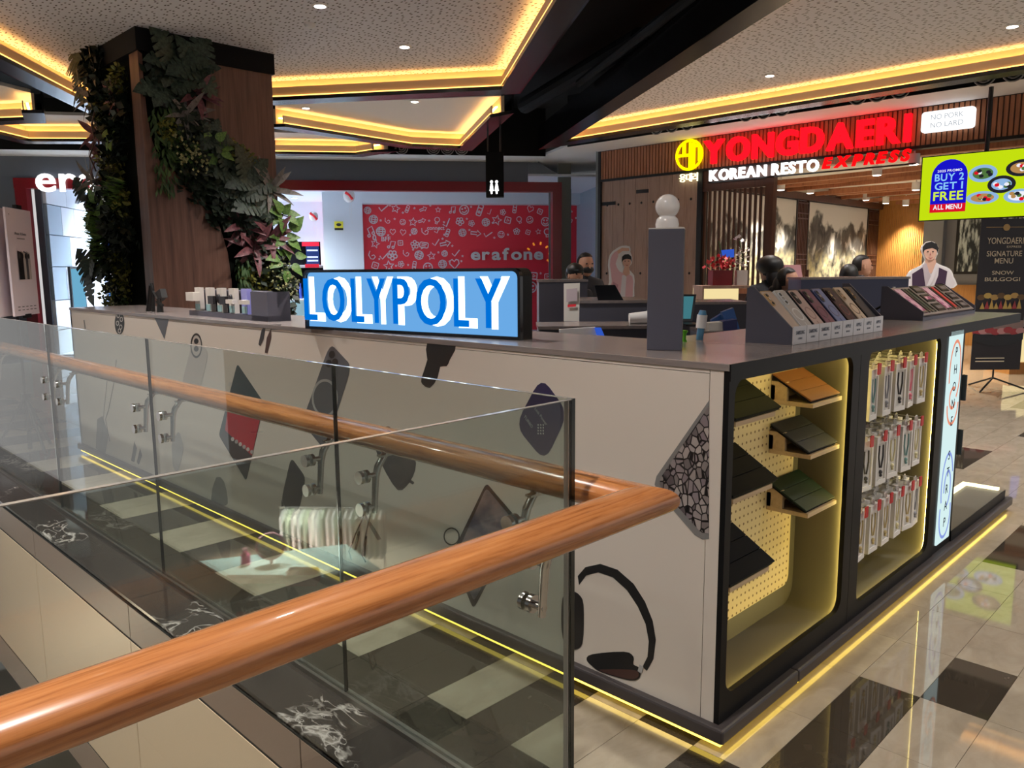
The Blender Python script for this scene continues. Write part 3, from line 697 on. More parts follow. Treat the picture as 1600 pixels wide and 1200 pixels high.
for k, (s_, h_, m_) in enumerate([(4.62, .34, 'bottle_blue'), (4.72, .30, 'bottle_blue'), (4.52, .30, 'bottle_blue'), (4.95, .16, 'bottle_green')]):
    o = B().lathe([(.035, 0), (.035, h_*.65), (.015, h_*.8), (.015, h_)], (0, 0, 0), 10).build('bottle', m_, None, smooth=40); o.location = ep(s_, 2.5, .9)
    tag(o, ('tall blue bottle, middle of the three on the mint counter', 'blue bottle left of the other two on the mint counter', 'blue bottle nearest the kiosk sign on the mint counter', 'short green bottle on the mint counter by the plants')[k], 'bottle', 'bottles on the mint counter')
# yellow sticker and balloons
t_ = thing('wall_sticker', 'small square yellow and black notice on the pale shop pillar', 'notice', ep(3.8, 3.69, 2.5))
mat('yellow', (226, 210, 60), .5); ebox(3.72, 3.92, 3.685, 3.70, 2.45, 2.65).build('sheet', 'yellow', t_); ebox(3.72, 3.92, 3.682, 3.685, 2.45, 2.5).build('band', 'black', t_)
B().add(MB().prism([ep(3.82+.06*math.cos(R(a)), 3.683, 2.575+.035*math.sin(R(a))) for a in range(0, 360, 30)], EN*.002)).build('emblem', 'black', t_)
for k, (u, v_, d_) in enumerate([(545, 306, 2.2), (490, 338, 3.0)]):
    s_, z = pe(u, v_, d_); t_ = thing('balloon', ('large pale balloon with red band hanging in front of the shop pillar', 'smaller pale balloon with red band left of the shop pillar')[k], 'balloon', ep(s_, d_, z), 0, 'shop balloons')
    r = (.13, .10)[k]; B().sphere((0, 0, 0), (r, r, r*1.12), 16, 10).build('balloon_body', 'white_gloss', t_, True, smooth=60)
    B().tube([ep(s_+.06, d_-.12, z+.06), ep(s_-.02, d_-.14, z), ep(s_-.08, d_-.11, z-.08)], [.03, .025, .03], 8).build('ribbon_bow', 'bright_red', t_, smooth=60)
    B().tube([ep(s_, d_, z-r), ep(s_-.02, d_, z-.5)], .003, 5).build('string', 'white', t_); B().tube([ep(s_-.05, d_, z-r), ep(s_-.05, d_, z-.6)], .003, 5).build('string', 'white', t_)
# product shelves far left
t_ = thing('product_shelf', 'white product wall with blue headers deep in the shop behind the poster', 'shelf', ep(9.3, 4.2, 0))
ebox(8.3, 9.5, 4.2, 4.3, 0, 2.4).build('back_panel', 'white', t_)
for z in (.5, .9, 1.3, 1.7): ebox(8.3, 9.5, 4.0, 4.2, z, z+.025).build('shelf', 'white', t_)
for s_ in (8.3, 8.9, 9.48): ebox(s_, s_+.03, 3.98, 4.2, 0, 2.4).build('upright', 'off_white', t_)
for s_ in (8.36, 8.95): ebox(s_, s_+.5, 3.97, 4.0, 2.08, 2.36).build('header', 'screen_blue', t_)
cl = [(210, 60, 70), (60, 130, 210), (240, 240, 245), (50, 50, 60), (240, 200, 70), (170, 190, 210)]
for k, c in enumerate(cl): mat('pack_%d' % k, c, .4)
for k in range(40):
    s_ = 8.36+.11*(k % 10); z = (.525, .925, 1.325, 1.725)[k//10]; h_ = random.uniform(.16, .3)
    o = B().box(-.035, .035, -.015, .015, 0, h_).build('boxed_product', 'pack_%d' % random.choice((0, 1, 2, 2, 2, 3, 4, 5)), None); o.location = ep(s_, 4.08, z); o.rotation_euler.z = math.atan2(-EU.y, -EU.x)
    tag(o, 'small boxed product, %s from the left on the %s shelf deep in the shop' % (('tenth', 'ninth', 'eighth', 'seventh', 'sixth', 'fifth', 'fourth', 'third', 'second', 'first')[k % 10], ('lowest', 'second lowest', 'second highest', 'top')[k//10]), 'box', 'boxed products on the shop shelves')

# ---- recess between the two shops
wr = struct('wall_recess')
B().prism([ep(-.25, 0, 3.585), ep(-.25, -.8, 3.585), V(8.5, 7.92, 3.585), V(9.35, 7.92, 3.585), V(15.5, 12.2, 3.585), ep(-2.6, 6, 3.585)], (0, 0, .04)).build('recess_ceiling', 'plain_ceiling', wr)
ebox(-2.9, -2.4, 5.0, 5.1, 0, 3.6).build('recess_wall', 'green_grey', wr)
for s0_, s1_, d_ in [(-.98, -.72, .3), (-1.5, -.98, 2.6), (-2.8, -1.4, 5.2)]:
    ebox(s0_, s1_, d_, d_+.06, 0, 3.585).build('wall_panel', 'green_grey', wr)
B().box(9.36, 13.0, 7.9, 8.0, 0, 3.585).build('recess_side', 'green_grey', wr)
downlight(pz(912, 277, 3.584), 40, 'small white downlight in the pale recess ceiling between the two shops', 2.2, (1, .95, .88), True, .05)
downlight(pz(902, 293, 3.584), 0, 'tiny rear downlight in the pale recess ceiling between the two shops', 2.2, (1, .95, .88), True, .05)

# ---- round air nozzles on the black bulkheads
def nozzle(p, ax, lab, grp):
    ax = Vector(ax).normalized(); z = ax; x = z.orthogonal().normalized(); y = z.cross(x); X3 = Matrix((x, y, z)).transposed()
    t_ = thing('air_nozzle', lab, 'air nozzle', p, 0, grp)
    for r in (.115, .078, .045):
        pts = [tuple(X3 @ V(r*math.cos(R(a)), r*math.sin(R(a)), .012)) for a in range(0, 360, 20)]
        B().tube(pts, .009, 6, closed=True).build('ring', 'ring_grey', t_, True, smooth=60)
    B().lathe([(.12, 0), (.12, .012)], (0, 0, 0), 20, X3).build('backplate', 'black', t_, True)
ordn = ('left', 'middle', 'right')
for k, u in enumerate((483, 508, 529.5, 579, 603, 627, 677, 699, 721)):
    s_, z = pe(u, 229, -.86); nozzle(ep(s_, -.86, 3.672), -EN, '%s round air nozzle of the %s trio above the red shopfront' % (ordn[k % 3], ordn[k//3]), 'air nozzles above the phone shop')
for k, u in enumerate((1028, 1052, 1076, 1168, 1195, 1224, 1341, 1372, 1407, 1537, 1582)):
    q_ = px(u, 150, 8.47); nozzle((8.47, q_.y, 3.66), (-1, 0, 0), '%s round air nozzle of the %s above the restaurant sign' % (ordn[k % 3], ('leftmost trio', 'second trio', 'third trio', 'rightmost pair')[k//3]), 'air nozzles above the restaurant')

# ================================================================== RESTAURANT (right)
FX = 9.35
rf = struct('wall_right')
B().box(8.5, FX-.035, -6, 7.92, 3.562, 3.6).build('soffit', 'plain_ceiling', rf)
B().box(8.48, 8.5, -6, 7.92, 3.562, 4.4).build('bulkhead', 'matte_black', rf)
B().box(FX, FX+.12, -6, 7.9, 3.045, 3.585).build('fascia', 'dark_wood', rf)
sl = MB(); y = -6
while y < 7.86: sl.box(FX-.022, FX, y, y+.045, 3.075, 3.555); y += .062
tag(sl.build('fascia_slats', 'fascia_wood', rf, recalc=False), kind='stuff')
B().box(FX-.03, FX+.13, -6, 7.92, 3.555, 3.59).build('fascia_border', 'black', rf); B().box(FX-.03, FX+.13, -6, 7.92, 3.035, 3.075).build('fascia_border', 'black', rf)
B().box(FX-.03, FX+.13, 7.86, 7.92, 0, 3.59).build('fascia_border', 'black', rf)
for k in range(8):
    y1 = 7.85-k*.245
    pk = B().box(FX, FX+.05, y1-.241, y1, 0, 3.035).build('plank', 'plank_wood', rf)
    for z in (2.62, 1.42): B().lathe([(.022, 0), (.014, .012), (0.002, .016)], (FX, y1-.12, z), 10, Matrix(((0, 0, -1), (0, 1, 0), (1, 0, 0)))).build('stud', 'black', pk, smooth=50)
B().box(FX-.01, FX+.02, 6.85, 7.1, 2.78, 2.84).build('iron_hinge', 'black', rf); B().box(FX-.01, FX+.02, 7.55, 7.85, 2.62, 2.68).build('iron_hinge', 'black', rf)
B().box(FX-.02, FX+.1, 5.80, 5.89, 0, 3.035).build('post', 'black', rf)
B().box(FX-.02, FX+.1, 4.58, 4.70, 0, 3.035).build('post', 'dark_wood', rf)
B().box(FX, FX+.1, 4.7, 5.8, 2.72, 3.035).build('header', 'dark_wood', rf)
sc_ = thing('slat_screen', 'dark vertical wood slat screen left of the restaurant entrance', 'screen', (FX, 5.2, 0))
for k in range(13): B().box(FX+.02, FX+.06, 5.76-k*.088, 5.78-k*.088+.012, 1.18, 2.72).build('slat', 'dark_wood', sc_)
B().box(FX+.01, FX+.08, 4.7, 5.8, 1.1, 1.18).build('sill', 'fascia_wood', sc_); B().box(FX+.01, FX+.08, 4.7, 5.8, 0, 1.1).build('lower_panel', 'dark_wood', sc_)
# interior shell
RX = 17.4
wi = struct('wall_interior')
B().box(FX+.15, RX+.1, 6.0, 6.1, 0, 3.2).build('side_wall', 'off_white', wi)
bw = MB(); bw.box(RX, RX+.1, 4.6, 6.0, 0, 3.2); bw.build('rear_wall', 'honey_wood', wi)
sl = MB()
for k in range(34): sl.box(RX-.02, RX, 4.62+k*.04, 4.645+k*.04, 0, 2.9)
tag(sl.build('wall_slats', 'honey_wood', wi, recalc=False), kind='stuff')
mat('wall_cool', (120, 124, 132), .5)
B().box(14.8, 15.0, -2, 4.1, 0, 3.2).build('grey_wall', 'wall_cool', wi); B().box(14.6, 14.82, 3.75, 4.1, 0, 3.2).build('grey_pier', 'wall_cool', wi)
B().box(14.74, 14.8, -2, 3.75, 0, 1.15).build('wood_dado', 'honey_wood', wi)
B().box(FX+.13, RX+.1, -3, 6.1, 3.12, 3.2).build('inner_ceiling', 'plain_ceiling', wi)
for (x0, x1) in [(9.6, 9.75), (12.2, 12.35), (14.6, 14.75)]: B().box(x0, x1, -3, 6.0, 2.98, 3.12).build('ceiling_beam', 'fascia_wood', wi)
for k in range(6): B().obox((10+k*1.25, -3, 2.92), (.09, 0, 0), (1.2, 9, 0), (0, 0, .07)).build('ceiling_beam', 'fascia_wood', wi)
B().box(9.6, RX, 5.88, 6.0, 2.82, 2.95).build('ceiling_beam', 'dark_wood', wi)
# landscape paintings with lattice screens between
def painting_mat(name, seed):
    m = mat(name, (200, 200, 196), .6); t, n, l, b = nt(m)
    tc = n.new('ShaderNodeTexCoord'); mp = n.new('ShaderNodeMapping'); mp.inputs['Location'].default_value = (seed, 0, seed); l.new(tc.outputs['Object'], mp.inputs[0])
    sx = n.new('ShaderNodeSeparateXYZ'); l.new(tc.outputs['Object'], sx.inputs[0])
    n1 = n.new('ShaderNodeTexNoise'); n1.inputs['Scale'].default_value = 1.25; n1.inputs['Detail'].default_value = 6; l.new(mp.outputs[0], n1.inputs['Vector'])
    # mountain mask: noise above a line falling with height
    hz = n.new('ShaderNodeMath'); hz.operation = 'MULTIPLY_ADD'; l.new(sx.outputs[2], hz.inputs[0]); hz.inputs[1].default_value = -.42; hz.inputs[2].default_value = .66
    sm = n.new('ShaderNodeMath'); sm.operation = 'ADD'; l.new(n1.outputs[0], sm.inputs[0]); l.new(hz.outputs[0], sm.inputs[1])
    st = n.new('ShaderNodeMapping'); st.inputs['Scale'].default_value = (2.4, 2.4, 1.7); l.new(mp.outputs[0], st.inputs[0])
    n2 = n.new('ShaderNodeTexNoise'); n2.inputs['Scale'].default_value = 1.5; n2.inputs['Detail'].default_value = 8; n2.inputs['Distortion'].default_value = .8; l.new(st.outputs[0], n2.inputs['Vector'])
    rock = ramp(m, n2.outputs[0], [(.32, (26, 26, 27)), (.52, (84, 84, 82)), (.66, (208, 208, 204))])
    mk = n.new('ShaderNodeValToRGB'); mk.color_ramp.elements[0].position = .60; mk.color_ramp.elements[1].position = .66; l.new(sm.outputs[0], mk.inputs[0])
    mx = n.new('ShaderNodeMix'); mx.data_type = 'RGBA'; l.new(mk.outputs[0], mx.inputs[0]); mx.inputs[6].default_value = (*_srgb((206, 206, 202)), 1); l.new(rock, mx.inputs[7])
    n3 = noise(m, mp.outputs[0], 5, 8); low = ramp(m, n3, [(.36, (40, 42, 34)), (.48, (150, 148, 128)), (.6, (206, 200, 150)), (.72, (232, 228, 214))])
    lm = n.new('ShaderNodeMapRange'); lm.inputs[1].default_value = .75; lm.inputs[2].default_value = .35; l.new(sx.outputs[2], lm.inputs[0])
    m2 = n.new('ShaderNodeMix'); m2.data_type = 'RGBA'; l.new(lm.outputs[0], m2.inputs[0]); l.new(mx.outputs[2], m2.inputs[6]); l.new(low, m2.inputs[7])
    l.new(m2.outputs[2], b.inputs['Base Color']); return m
for k, (x0, x1, lab) in enumerate([(9.75, 11.85, 'ink landscape painting behind the dark slat screen'), (11.9, 13.05, 'narrow ink landscape painting with a waterfall beside the entrance post'), (13.6, 16.65, 'large ink mountain landscape painting on the restaurant side wall')]):
    painting_mat('ink_%d' % k, (2.3, 4.1, 7.7)[k])
    t_ = thing('landscape_painting', lab, 'painting', ((x0+x1)/2, 5.98, 1.15))
    B().box(x0, x1, 5.96, 5.985, 1.15, 2.8).build('canvas', 'ink_%d' % k, t_); b_ = MB()
    for (a, c, d, e) in [(x0-.04, x0, 1.1, 2.84), (x1, x1+.04, 1.1, 2.84), (x0, x1, 1.1, 1.15), (x0, x1, 2.8, 2.84)]: b_.box(a, c, 5.94, 5.99, d, e)
    b_.build('frame', 'black', t_)
mat('lattice_paper', (226, 208, 176), .7)
for k, (x0, x1, lab) in enumerate([(13.1, 13.56, 'lattice panel between the two ink paintings'), (16.7, 17.3, 'lattice panel in the corner right of the large painting')]):
    t_ = thing('lattice_screen', 'dark wooden '+lab, 'screen', ((x0+x1)/2, 5.95, .5)); B().box(x0, x1, 5.97, 5.985, .5, 2.8).build('paper', 'lattice_paper', t_)
    nb = 7
    for q in range(nb+1): x = x0+(x1-x0)*q/nb; B().box(x-.012, x+.012, 5.945, 5.97, .5, 2.8).build('bar', 'dark_wood', t_)
    for z in (.55, 1.55, 1.65, 1.75, 2.45, 2.55, 2.75): B().box(x0, x1, 5.94, 5.972, z, z+.02).build('bar', 'dark_wood', t_)
for k, (y, lab) in enumerate([(3.3, 'left'), (2.6, 'right')]):
    t_ = thing('framed_picture', '%s abstract framed picture on the cool grey restaurant wall' % lab, 'picture', (14.78, y, 1.5)); B().box(14.77, 14.8, y-.27, y+.27, 1.35, 2.45).build('frame', 'black', t_)
    mottled('abstract_%d' % k, (30, 40, 44), (200, 214, 214), (14, 14, 3), 1.2, .4, lo=.45, hi=.6); B().box(14.765, 14.772, y-.22, y+.22, 1.4, 2.4).build('print', 'abstract_%d' % k, t_)
# can lights inside
for k, (u, v_) in enumerate([(1220, 297), (1266, 302), (1353, 313), (1384, 318), (1415, 321), (1370, 274), (1428, 257), (1431, 297), (1237, 310), (1314, 318), (1357, 323)]):
    p = pz(u, v_, 2.86); tilt = k >= 8
    t_ = thing('can_light', '%s ceiling can light in the restaurant, %s from the left' % ('tilted' if tilt else 'white cylindrical', ('first', 'second', 'fourth', 'fifth', 'sixth', 'third', 'eighth', 'seventh', 'first', 'second', 'third')[k]), 'ceiling light', p, 0, 'restaurant can lights')
    if tilt: B().cyl((0, 0, .1), (.05, .08, -.06), .05, n=14).build('can', 'white', t_, True, smooth=40); B().cyl((0, 0, .1), (0, 0, .26), .012, n=8).build('stem', 'white', t_, True)
    else: B().cyl((0, 0, 0), (0, 0, .14), .07, n=16).build('can', 'white', t_, True, smooth=40); B().cyl((0, 0, .14), (0, 0, .26), .012, n=8).build('stem', 'white', t_, True); B().cyl((0, 0, -.004), (0, 0, 0.0), .055, n=16).build('lens', 'lamp_white', t_, True)
    ld = bpy.data.lights.new('can_lamp', 'SPOT'); ld.energy = 650; ld.spot_size = 1.5; ld.spot_blend = .7; ld.shadow_soft_size = .05; ld.color = (1, .86, .68)
    lo = bpy.data.objects.new('lamp', ld); COL.objects.link(lo); lo.parent = t_; lo.location = (.05, .1, -.08) if tilt else (0, 0, -.02)
    if tilt: lo.rotation_euler = (R(28), 0, 0)
# ---- signage
emit('sign_red', (255, 12, 24), 2.6); emit('sign_yellow', (255, 226, 0), 2.2); emit('sign_pale', (255, 250, 200), 2.0); emit('sign_white2', (255, 255, 255), 3.0); emit('sign_red2', (255, 10, 16), 1.5)
UYv = V(0, -1, 0)
sg = thing('restaurant_sign', 'large glowing red rounded capital letters on the wood slat fascia', 'sign', (FX-.05, 4.2, 3.12))
letters(sg, 'YONGDAERI', (FX-.04, 5.76, 3.13), UYv, UZ, .36, 3.10, .06, 'sign_red', bold=.038)
sg = thing('restaurant_emblem', 'glowing yellow ring emblem left of the red letters', 'sign', (FX-.05, 6.03, 3.08))
B().tube([(FX-.06, 6.03+.235*math.cos(R(a)), 3.31+.225*math.sin(R(a))) for a in range(0, 360, 10)], .021, 8, closed=True).build('ring', 'sign_yellow', sg)
for (y0, y1, z0, z1) in [(6.11, 6.15, 3.32, 3.5), (5.99, 6.03, 3.32, 3.5), (5.99, 6.25, 3.29, 3.33), (5.99, 6.03, 3.08, 3.29), (5.93, 5.96, 3.1, 3.5), (5.86, 5.96, 3.42, 3.46), (5.83, 5.86, 3.2, 3.44)]:
    B().box(FX-.08, FX-.04, y0, y1, z0, z1).build('stroke', 'sign_yellow', sg)
sg = thing('restaurant_subsign', 'small glowing pale hangul lettering under the yellow emblem', 'sign', (FX-.05, 6.0, 2.86)); letters(sg, '용대리', (FX-.05, 6.2, 2.9), UYv, UZ, .10, .34, .03, 'sign_pale', bold=.0)
sg = thing('restaurant_tagline', 'glowing white capital lettering below the red letters', 'sign', (FX-.05, 4.8, 2.86)); letters(sg, 'KOREAN RESTO', (FX-.05, 5.64, 2.865), UYv, UZ, .165, 1.76, .04, 'sign_white2', bold=.03)
sg = thing('restaurant_tagline', 'glowing red slanted lettering right of the white lettering', 'sign', (FX-.05, 3.2, 2.86)); letters(sg, 'EXPRESS', (FX-.05, 3.83, 2.885), UYv, UZ, .155, 1.19, .04, 'sign_red2', bold=.045, shear=.25)
B().box(FX-.02, FX+.02, 2.6, 5.7, 2.84, 2.86).build('support_bar', 'black', sg)
emit('notice_white', (255, 255, 255), 1.5)
sg = thing('notice_lightbox', 'bright white rounded light box at the right end of the red sign', 'sign', (FX-.05, 2.22, 3.22))
B().prism([(FX-.08, 2.225+x, 3.35+z) for x, z in rrect(.62, .26, .04)], (.06, 0, 0)).build('box', 'notice_white', sg)
emit('print_pale', (170, 178, 186), .9)
for k, tx in enumerate(('NO PORK', 'NO LARD')): text_mb(tx, (FX-.082, 2.42, 3.37-k*.1), UYv, UZ, .065, .38, .001, .0).build('print', 'print_pale', sg, recalc=False)

# ================================================================== PLANTED COLUMN
mat('soil_dark', (16, 20, 16), .9, 0, .1)
col = struct('column', 'square column clad in walnut boards with a planted S-shaped band')
CY, CX = 6.20, .77
B().box(CX+.06, 2.02, CY+.08, 7.42, 0, 3.42).build('core', 'soil_dark', col)
B().box(CX-.02, 2.06, CY-.03, 7.46, 3.41, 3.6).build('cap', 'matte_black', col)
def wood_panel(pix, name):
    pts = [py(u, v_, CY) for u, v_ in pix]; pts = [V(min(p.x, 2.04), CY, max(0, min(p.z, 3.41))) for p in pts]
    return B().prism(pts, (0, .08, 0)).build(name, 'column_wood', col)
lowp = [(222, 84), (224, 130), (230, 180), (238, 220), (250, 252), (272, 266), (298, 288), (324, 320), (344, 355), (356, 395), (362, 440), (364, 500)]
pts = [V(CX, CY, 3.41)] + [V(max(py(u, v_, CY).x, CX+.035), CY, min(py(u, v_, CY).z, 3.41)) for u, v_ in lowp]
pts += [V(pts[-1].x, CY, 0), V(CX, CY, 0)]
B().prism(pts, (0, .08, 0)).build('lower_cladding', 'column_wood', col)
upp = [(322, 96), (322, 150), (322, 185), (335, 206), (352, 228), (375, 250), (400, 275), (420, 295), (433, 312)]
pts = [V(py(u, v_, CY).x, CY, min(py(u, v_, CY).z, 3.41)) for u, v_ in upp]; pts += [V(2.04, CY, pts[-1].z-.02), V(2.04, CY, 3.41)]
B().prism(pts, (0, .08, 0)).build('upper_cladding', 'column_wood', col)
B().box(CX, CX+.06, CY+.0801, CY+.2, 0, 3.41).build('corner_cladding', 'column_wood', col)
for kx in range(1, 3): pass
# --- leaves
def greens(name, c1, c2, sc=6, rough=.5): return mottled(name, c1, c2, (1, 1, 1), sc, rough, .4)
greens('leaf_monstera', (62, 78, 64), (26, 38, 30), 9); greens('leaf_silver', (132, 124, 118), (84, 80, 74)); greens('leaf_red', (128, 76, 82), (72, 42, 48))
greens('leaf_green', (62, 92, 44), (30, 52, 26)); greens('leaf_bright', (108, 140, 66), (60, 96, 44)); greens('leaf_yellow', (128, 128, 52), (82, 88, 36)); greens('leaf_pale', (170, 168, 120), (96, 104, 60))
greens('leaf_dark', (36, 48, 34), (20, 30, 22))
def leaf_mesh(name, outline, droop, mt, fold=.12):
    """outline: half outline list (y along the leaf, x half width); mirrored; curved downwards"""
    mb = MB(); n_ = len(outline)
    def pt(x, y): return V(x, y, -droop*y*y + fold*abs(x))
    for (y, x) in outline: mb.v += [pt(-x, y), pt(0, y), pt(x, y)]
    for i in range(n_-1): a = 3*i; b2 = 3*(i+1); mb.f += [(a, a+1, b2+1, b2), (a+1, a+2, b2+2, b2+1)]
    return mb.mesh(name, mt, None, 60, 0, False)
def lobed(name, mt):                                  # split monstera leaf
    mb = MB(); L_ = 1.0
    prof = [(0.0, .02), (-.06, .22), (0.02, .38), (.12, .45), (.15, .2), (.2, .47), (.3, .47), (.33, .18), (.37, .44), (.47, .42), (.5, .15), (.54, .37), (.64, .33), (.67, .12), (.7, .26), (.8, .2), (.9, .1), (1.0, .005)]
    for (y, x) in prof:
        for s_ in (-1, 0, 1): yy = max(y, 0) if s_ == 0 else y; mb.v.append(V(s_*x, yy, -.35*yy*yy+.10*abs(x)-.25*x*x))
    for i in range(len(prof)-1): a = 3*i; b2 = a+3; mb.f += [(a, a+1, b2+1, b2), (a+1, a+2, b2+2, b2+1)]
    return mb.mesh(name, mt, None, 60, 0, False)
LM = {'monstera': lobed('leaf', 'leaf_monstera'), 'monstera_green': lobed('leaf', 'leaf_green'),
      'strap_silver': leaf_mesh('leaf', [(0, .03), (.25, .09), (.55, .1), (.8, .06), (1, .003)], .35, 'leaf_silver', .3),
      'strap_red': leaf_mesh('leaf', [(0, .03), (.25, .11), (.55, .12), (.8, .07), (1, .003)], .3, 'leaf_red', .3),
      'heart': leaf_mesh('leaf', [(-.08, .18), (.05, .33), (.25, .38), (.5, .3), (.8, .12), (1, .003)], .25, 'leaf_bright', .2),
      'heart_green': leaf_mesh('leaf', [(-.08, .18), (.05, .33), (.25, .38), (.5, .3), (.8, .12), (1, .003)], .25, 'leaf_green', .2)}
rl = random.Random(11)
def leaf_mtx(p, d, nrm, s_):
    d = Vector(d).normalized(); nrm = Vector(nrm); x = d.cross(nrm).normalized(); z = x.cross(d)
    return Matrix(((x.x*s_, d.x*s_, z.x*s_, p.x), (x.y*s_, d.y*s_, z.y*s_, p.y), (x.z*s_, d.z*s_, z.z*s_, p.z), (0, 0, 0, 1)))
def add_leaf(par, key, off, d, nrm, s_):
    o = bpy.data.objects.new('leaf', LM[key]); COL.objects.link(o); o.parent = par; o.matrix_local = leaf_mtx(Vector(off), d, nrm, s_)
def plant(kind, p, out, side, label, size=1.0):
    """p base point, out = outward normal of the wall, side = horizontal direction along the wall"""
    out, side = Vector(out), Vector(side); nm = {'monstera': 'monstera_plant', 'silver': 'silver_rosette', 'red': 'red_rosette', 'pothos': 'pothos_plant', 'fern': 'hanging_fern', 'bush': 'leafy_tuft', 'flower': 'flowering_tuft', 'grass': 'grass_tuft', 'dark': 'dark_foliage'}[kind]
    t_ = thing(nm, label, 'plant', p, 0, 'plants on the column')
    if kind in ('monstera', 'pothos'):
        n_ = 6 if kind == 'monstera' else 7
        for k in range(n_):
            a = R(-150+300*k/(n_-1)+rl.uniform(-15, 15)); d = side*math.sin(a)*.9 - UZ*math.cos(a)*.9 + out*rl.uniform(.15, .5)
            s_ = size*(rl.uniform(.19, .29) if kind == 'monstera' else rl.uniform(.13, .2))
            add_leaf(t_, {'monstera': 'monstera', 'pothos': 'heart'}[kind], out*(.07+rl.uniform(0, .08)) + d.normalized()*(.03 if kind == 'monstera' else rl.uniform(.0, .16)), d, out+UZ*.5, s_)
        st = B()
        for k in range(4): st.tube([V(0, 0, 0)-out*.05, out*.05+side*rl.uniform(-.05, .05), out*.1+side*rl.uniform(-.1, .1)-UZ*.03], .006, 5)
        st.build('stem', 'leaf_green', t_, True)
    elif kind in ('silver', 'red'):
        for k in range(11):
            a = 2*math.pi*k/11+rl.uniform(-.2, .2); e = .35 if k % 2 else .9
            d = side*math.cos(a) + UZ*math.sin(a) + out*e
            add_leaf(t_, 'strap_'+kind, out*.06, d, out+UZ*.3, size*rl.uniform(.2, .29))
        B().sphere(out*.05, .035, 8, 6).build('crown', 'leaf_'+kind, t_, True)
    else:
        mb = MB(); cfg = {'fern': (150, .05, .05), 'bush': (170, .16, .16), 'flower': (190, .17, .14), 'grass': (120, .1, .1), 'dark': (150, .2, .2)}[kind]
        for k in range(cfg[0]):
            if kind == 'fern':
                x, z = rl.uniform(-.09, .09)*size, -rl.random()*.75*size; c = side*x + UZ*z + out*rl.uniform(.04, .14); d = side*rl.uniform(-.7, .7)-UZ*1.2+out*rl.uniform(0, .5); ln, w = .09, .012
            elif kind == 'grass':
                c = side*rl.uniform(-.12, .12)*size + UZ*rl.uniform(-.15, .1)*size + out*.04; d = side*rl.uniform(-.6, .6)+UZ*rl.uniform(-.7, .5)+out*.9; ln, w = .2*size, .008
            else:
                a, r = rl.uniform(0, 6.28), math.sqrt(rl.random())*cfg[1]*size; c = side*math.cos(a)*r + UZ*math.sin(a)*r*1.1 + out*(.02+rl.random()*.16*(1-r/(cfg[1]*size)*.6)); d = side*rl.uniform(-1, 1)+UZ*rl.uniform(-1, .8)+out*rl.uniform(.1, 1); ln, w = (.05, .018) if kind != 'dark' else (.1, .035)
            d = d.normalized(); sd = d.cross(out+V(.1, .2, .3)).normalized()*w; q = len(mb.v)
            mb.v += [c, c+d*ln*.5+sd, c+d*ln, c+d*ln*.5-sd]; mb.f.append((q, q+1, q+2, q+3))
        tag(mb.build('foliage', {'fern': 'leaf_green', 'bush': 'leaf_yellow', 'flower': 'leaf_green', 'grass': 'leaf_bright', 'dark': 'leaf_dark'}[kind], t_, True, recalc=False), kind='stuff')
        if kind == 'flower':
            mb = MB()
            for k in range(46):
                a, r = rl.uniform(0, 6.28), math.sqrt(rl.random())*.16*size; c = side*math.cos(a)*r+UZ*math.sin(a)*r+out*(.12+rl.random()*.08)
                q = len(mb.v); e = .014; mb.v += [c+side*e, c+UZ*e, c-side*e, c-UZ*e, c+out*.01]; mb.f += [(q, q+1, q+4), (q+1, q+2, q+4), (q+2, q+3, q+4), (q+3, q, q+4)]
            tag(mb.build('blossoms', 'leaf_pale', t_, True, recalc=False), kind='stuff')
FO, FS = V(0, -1, 0), V(1, 0, 0); LO, LS = V(-1, 0, 0), V(0, -1, 0)
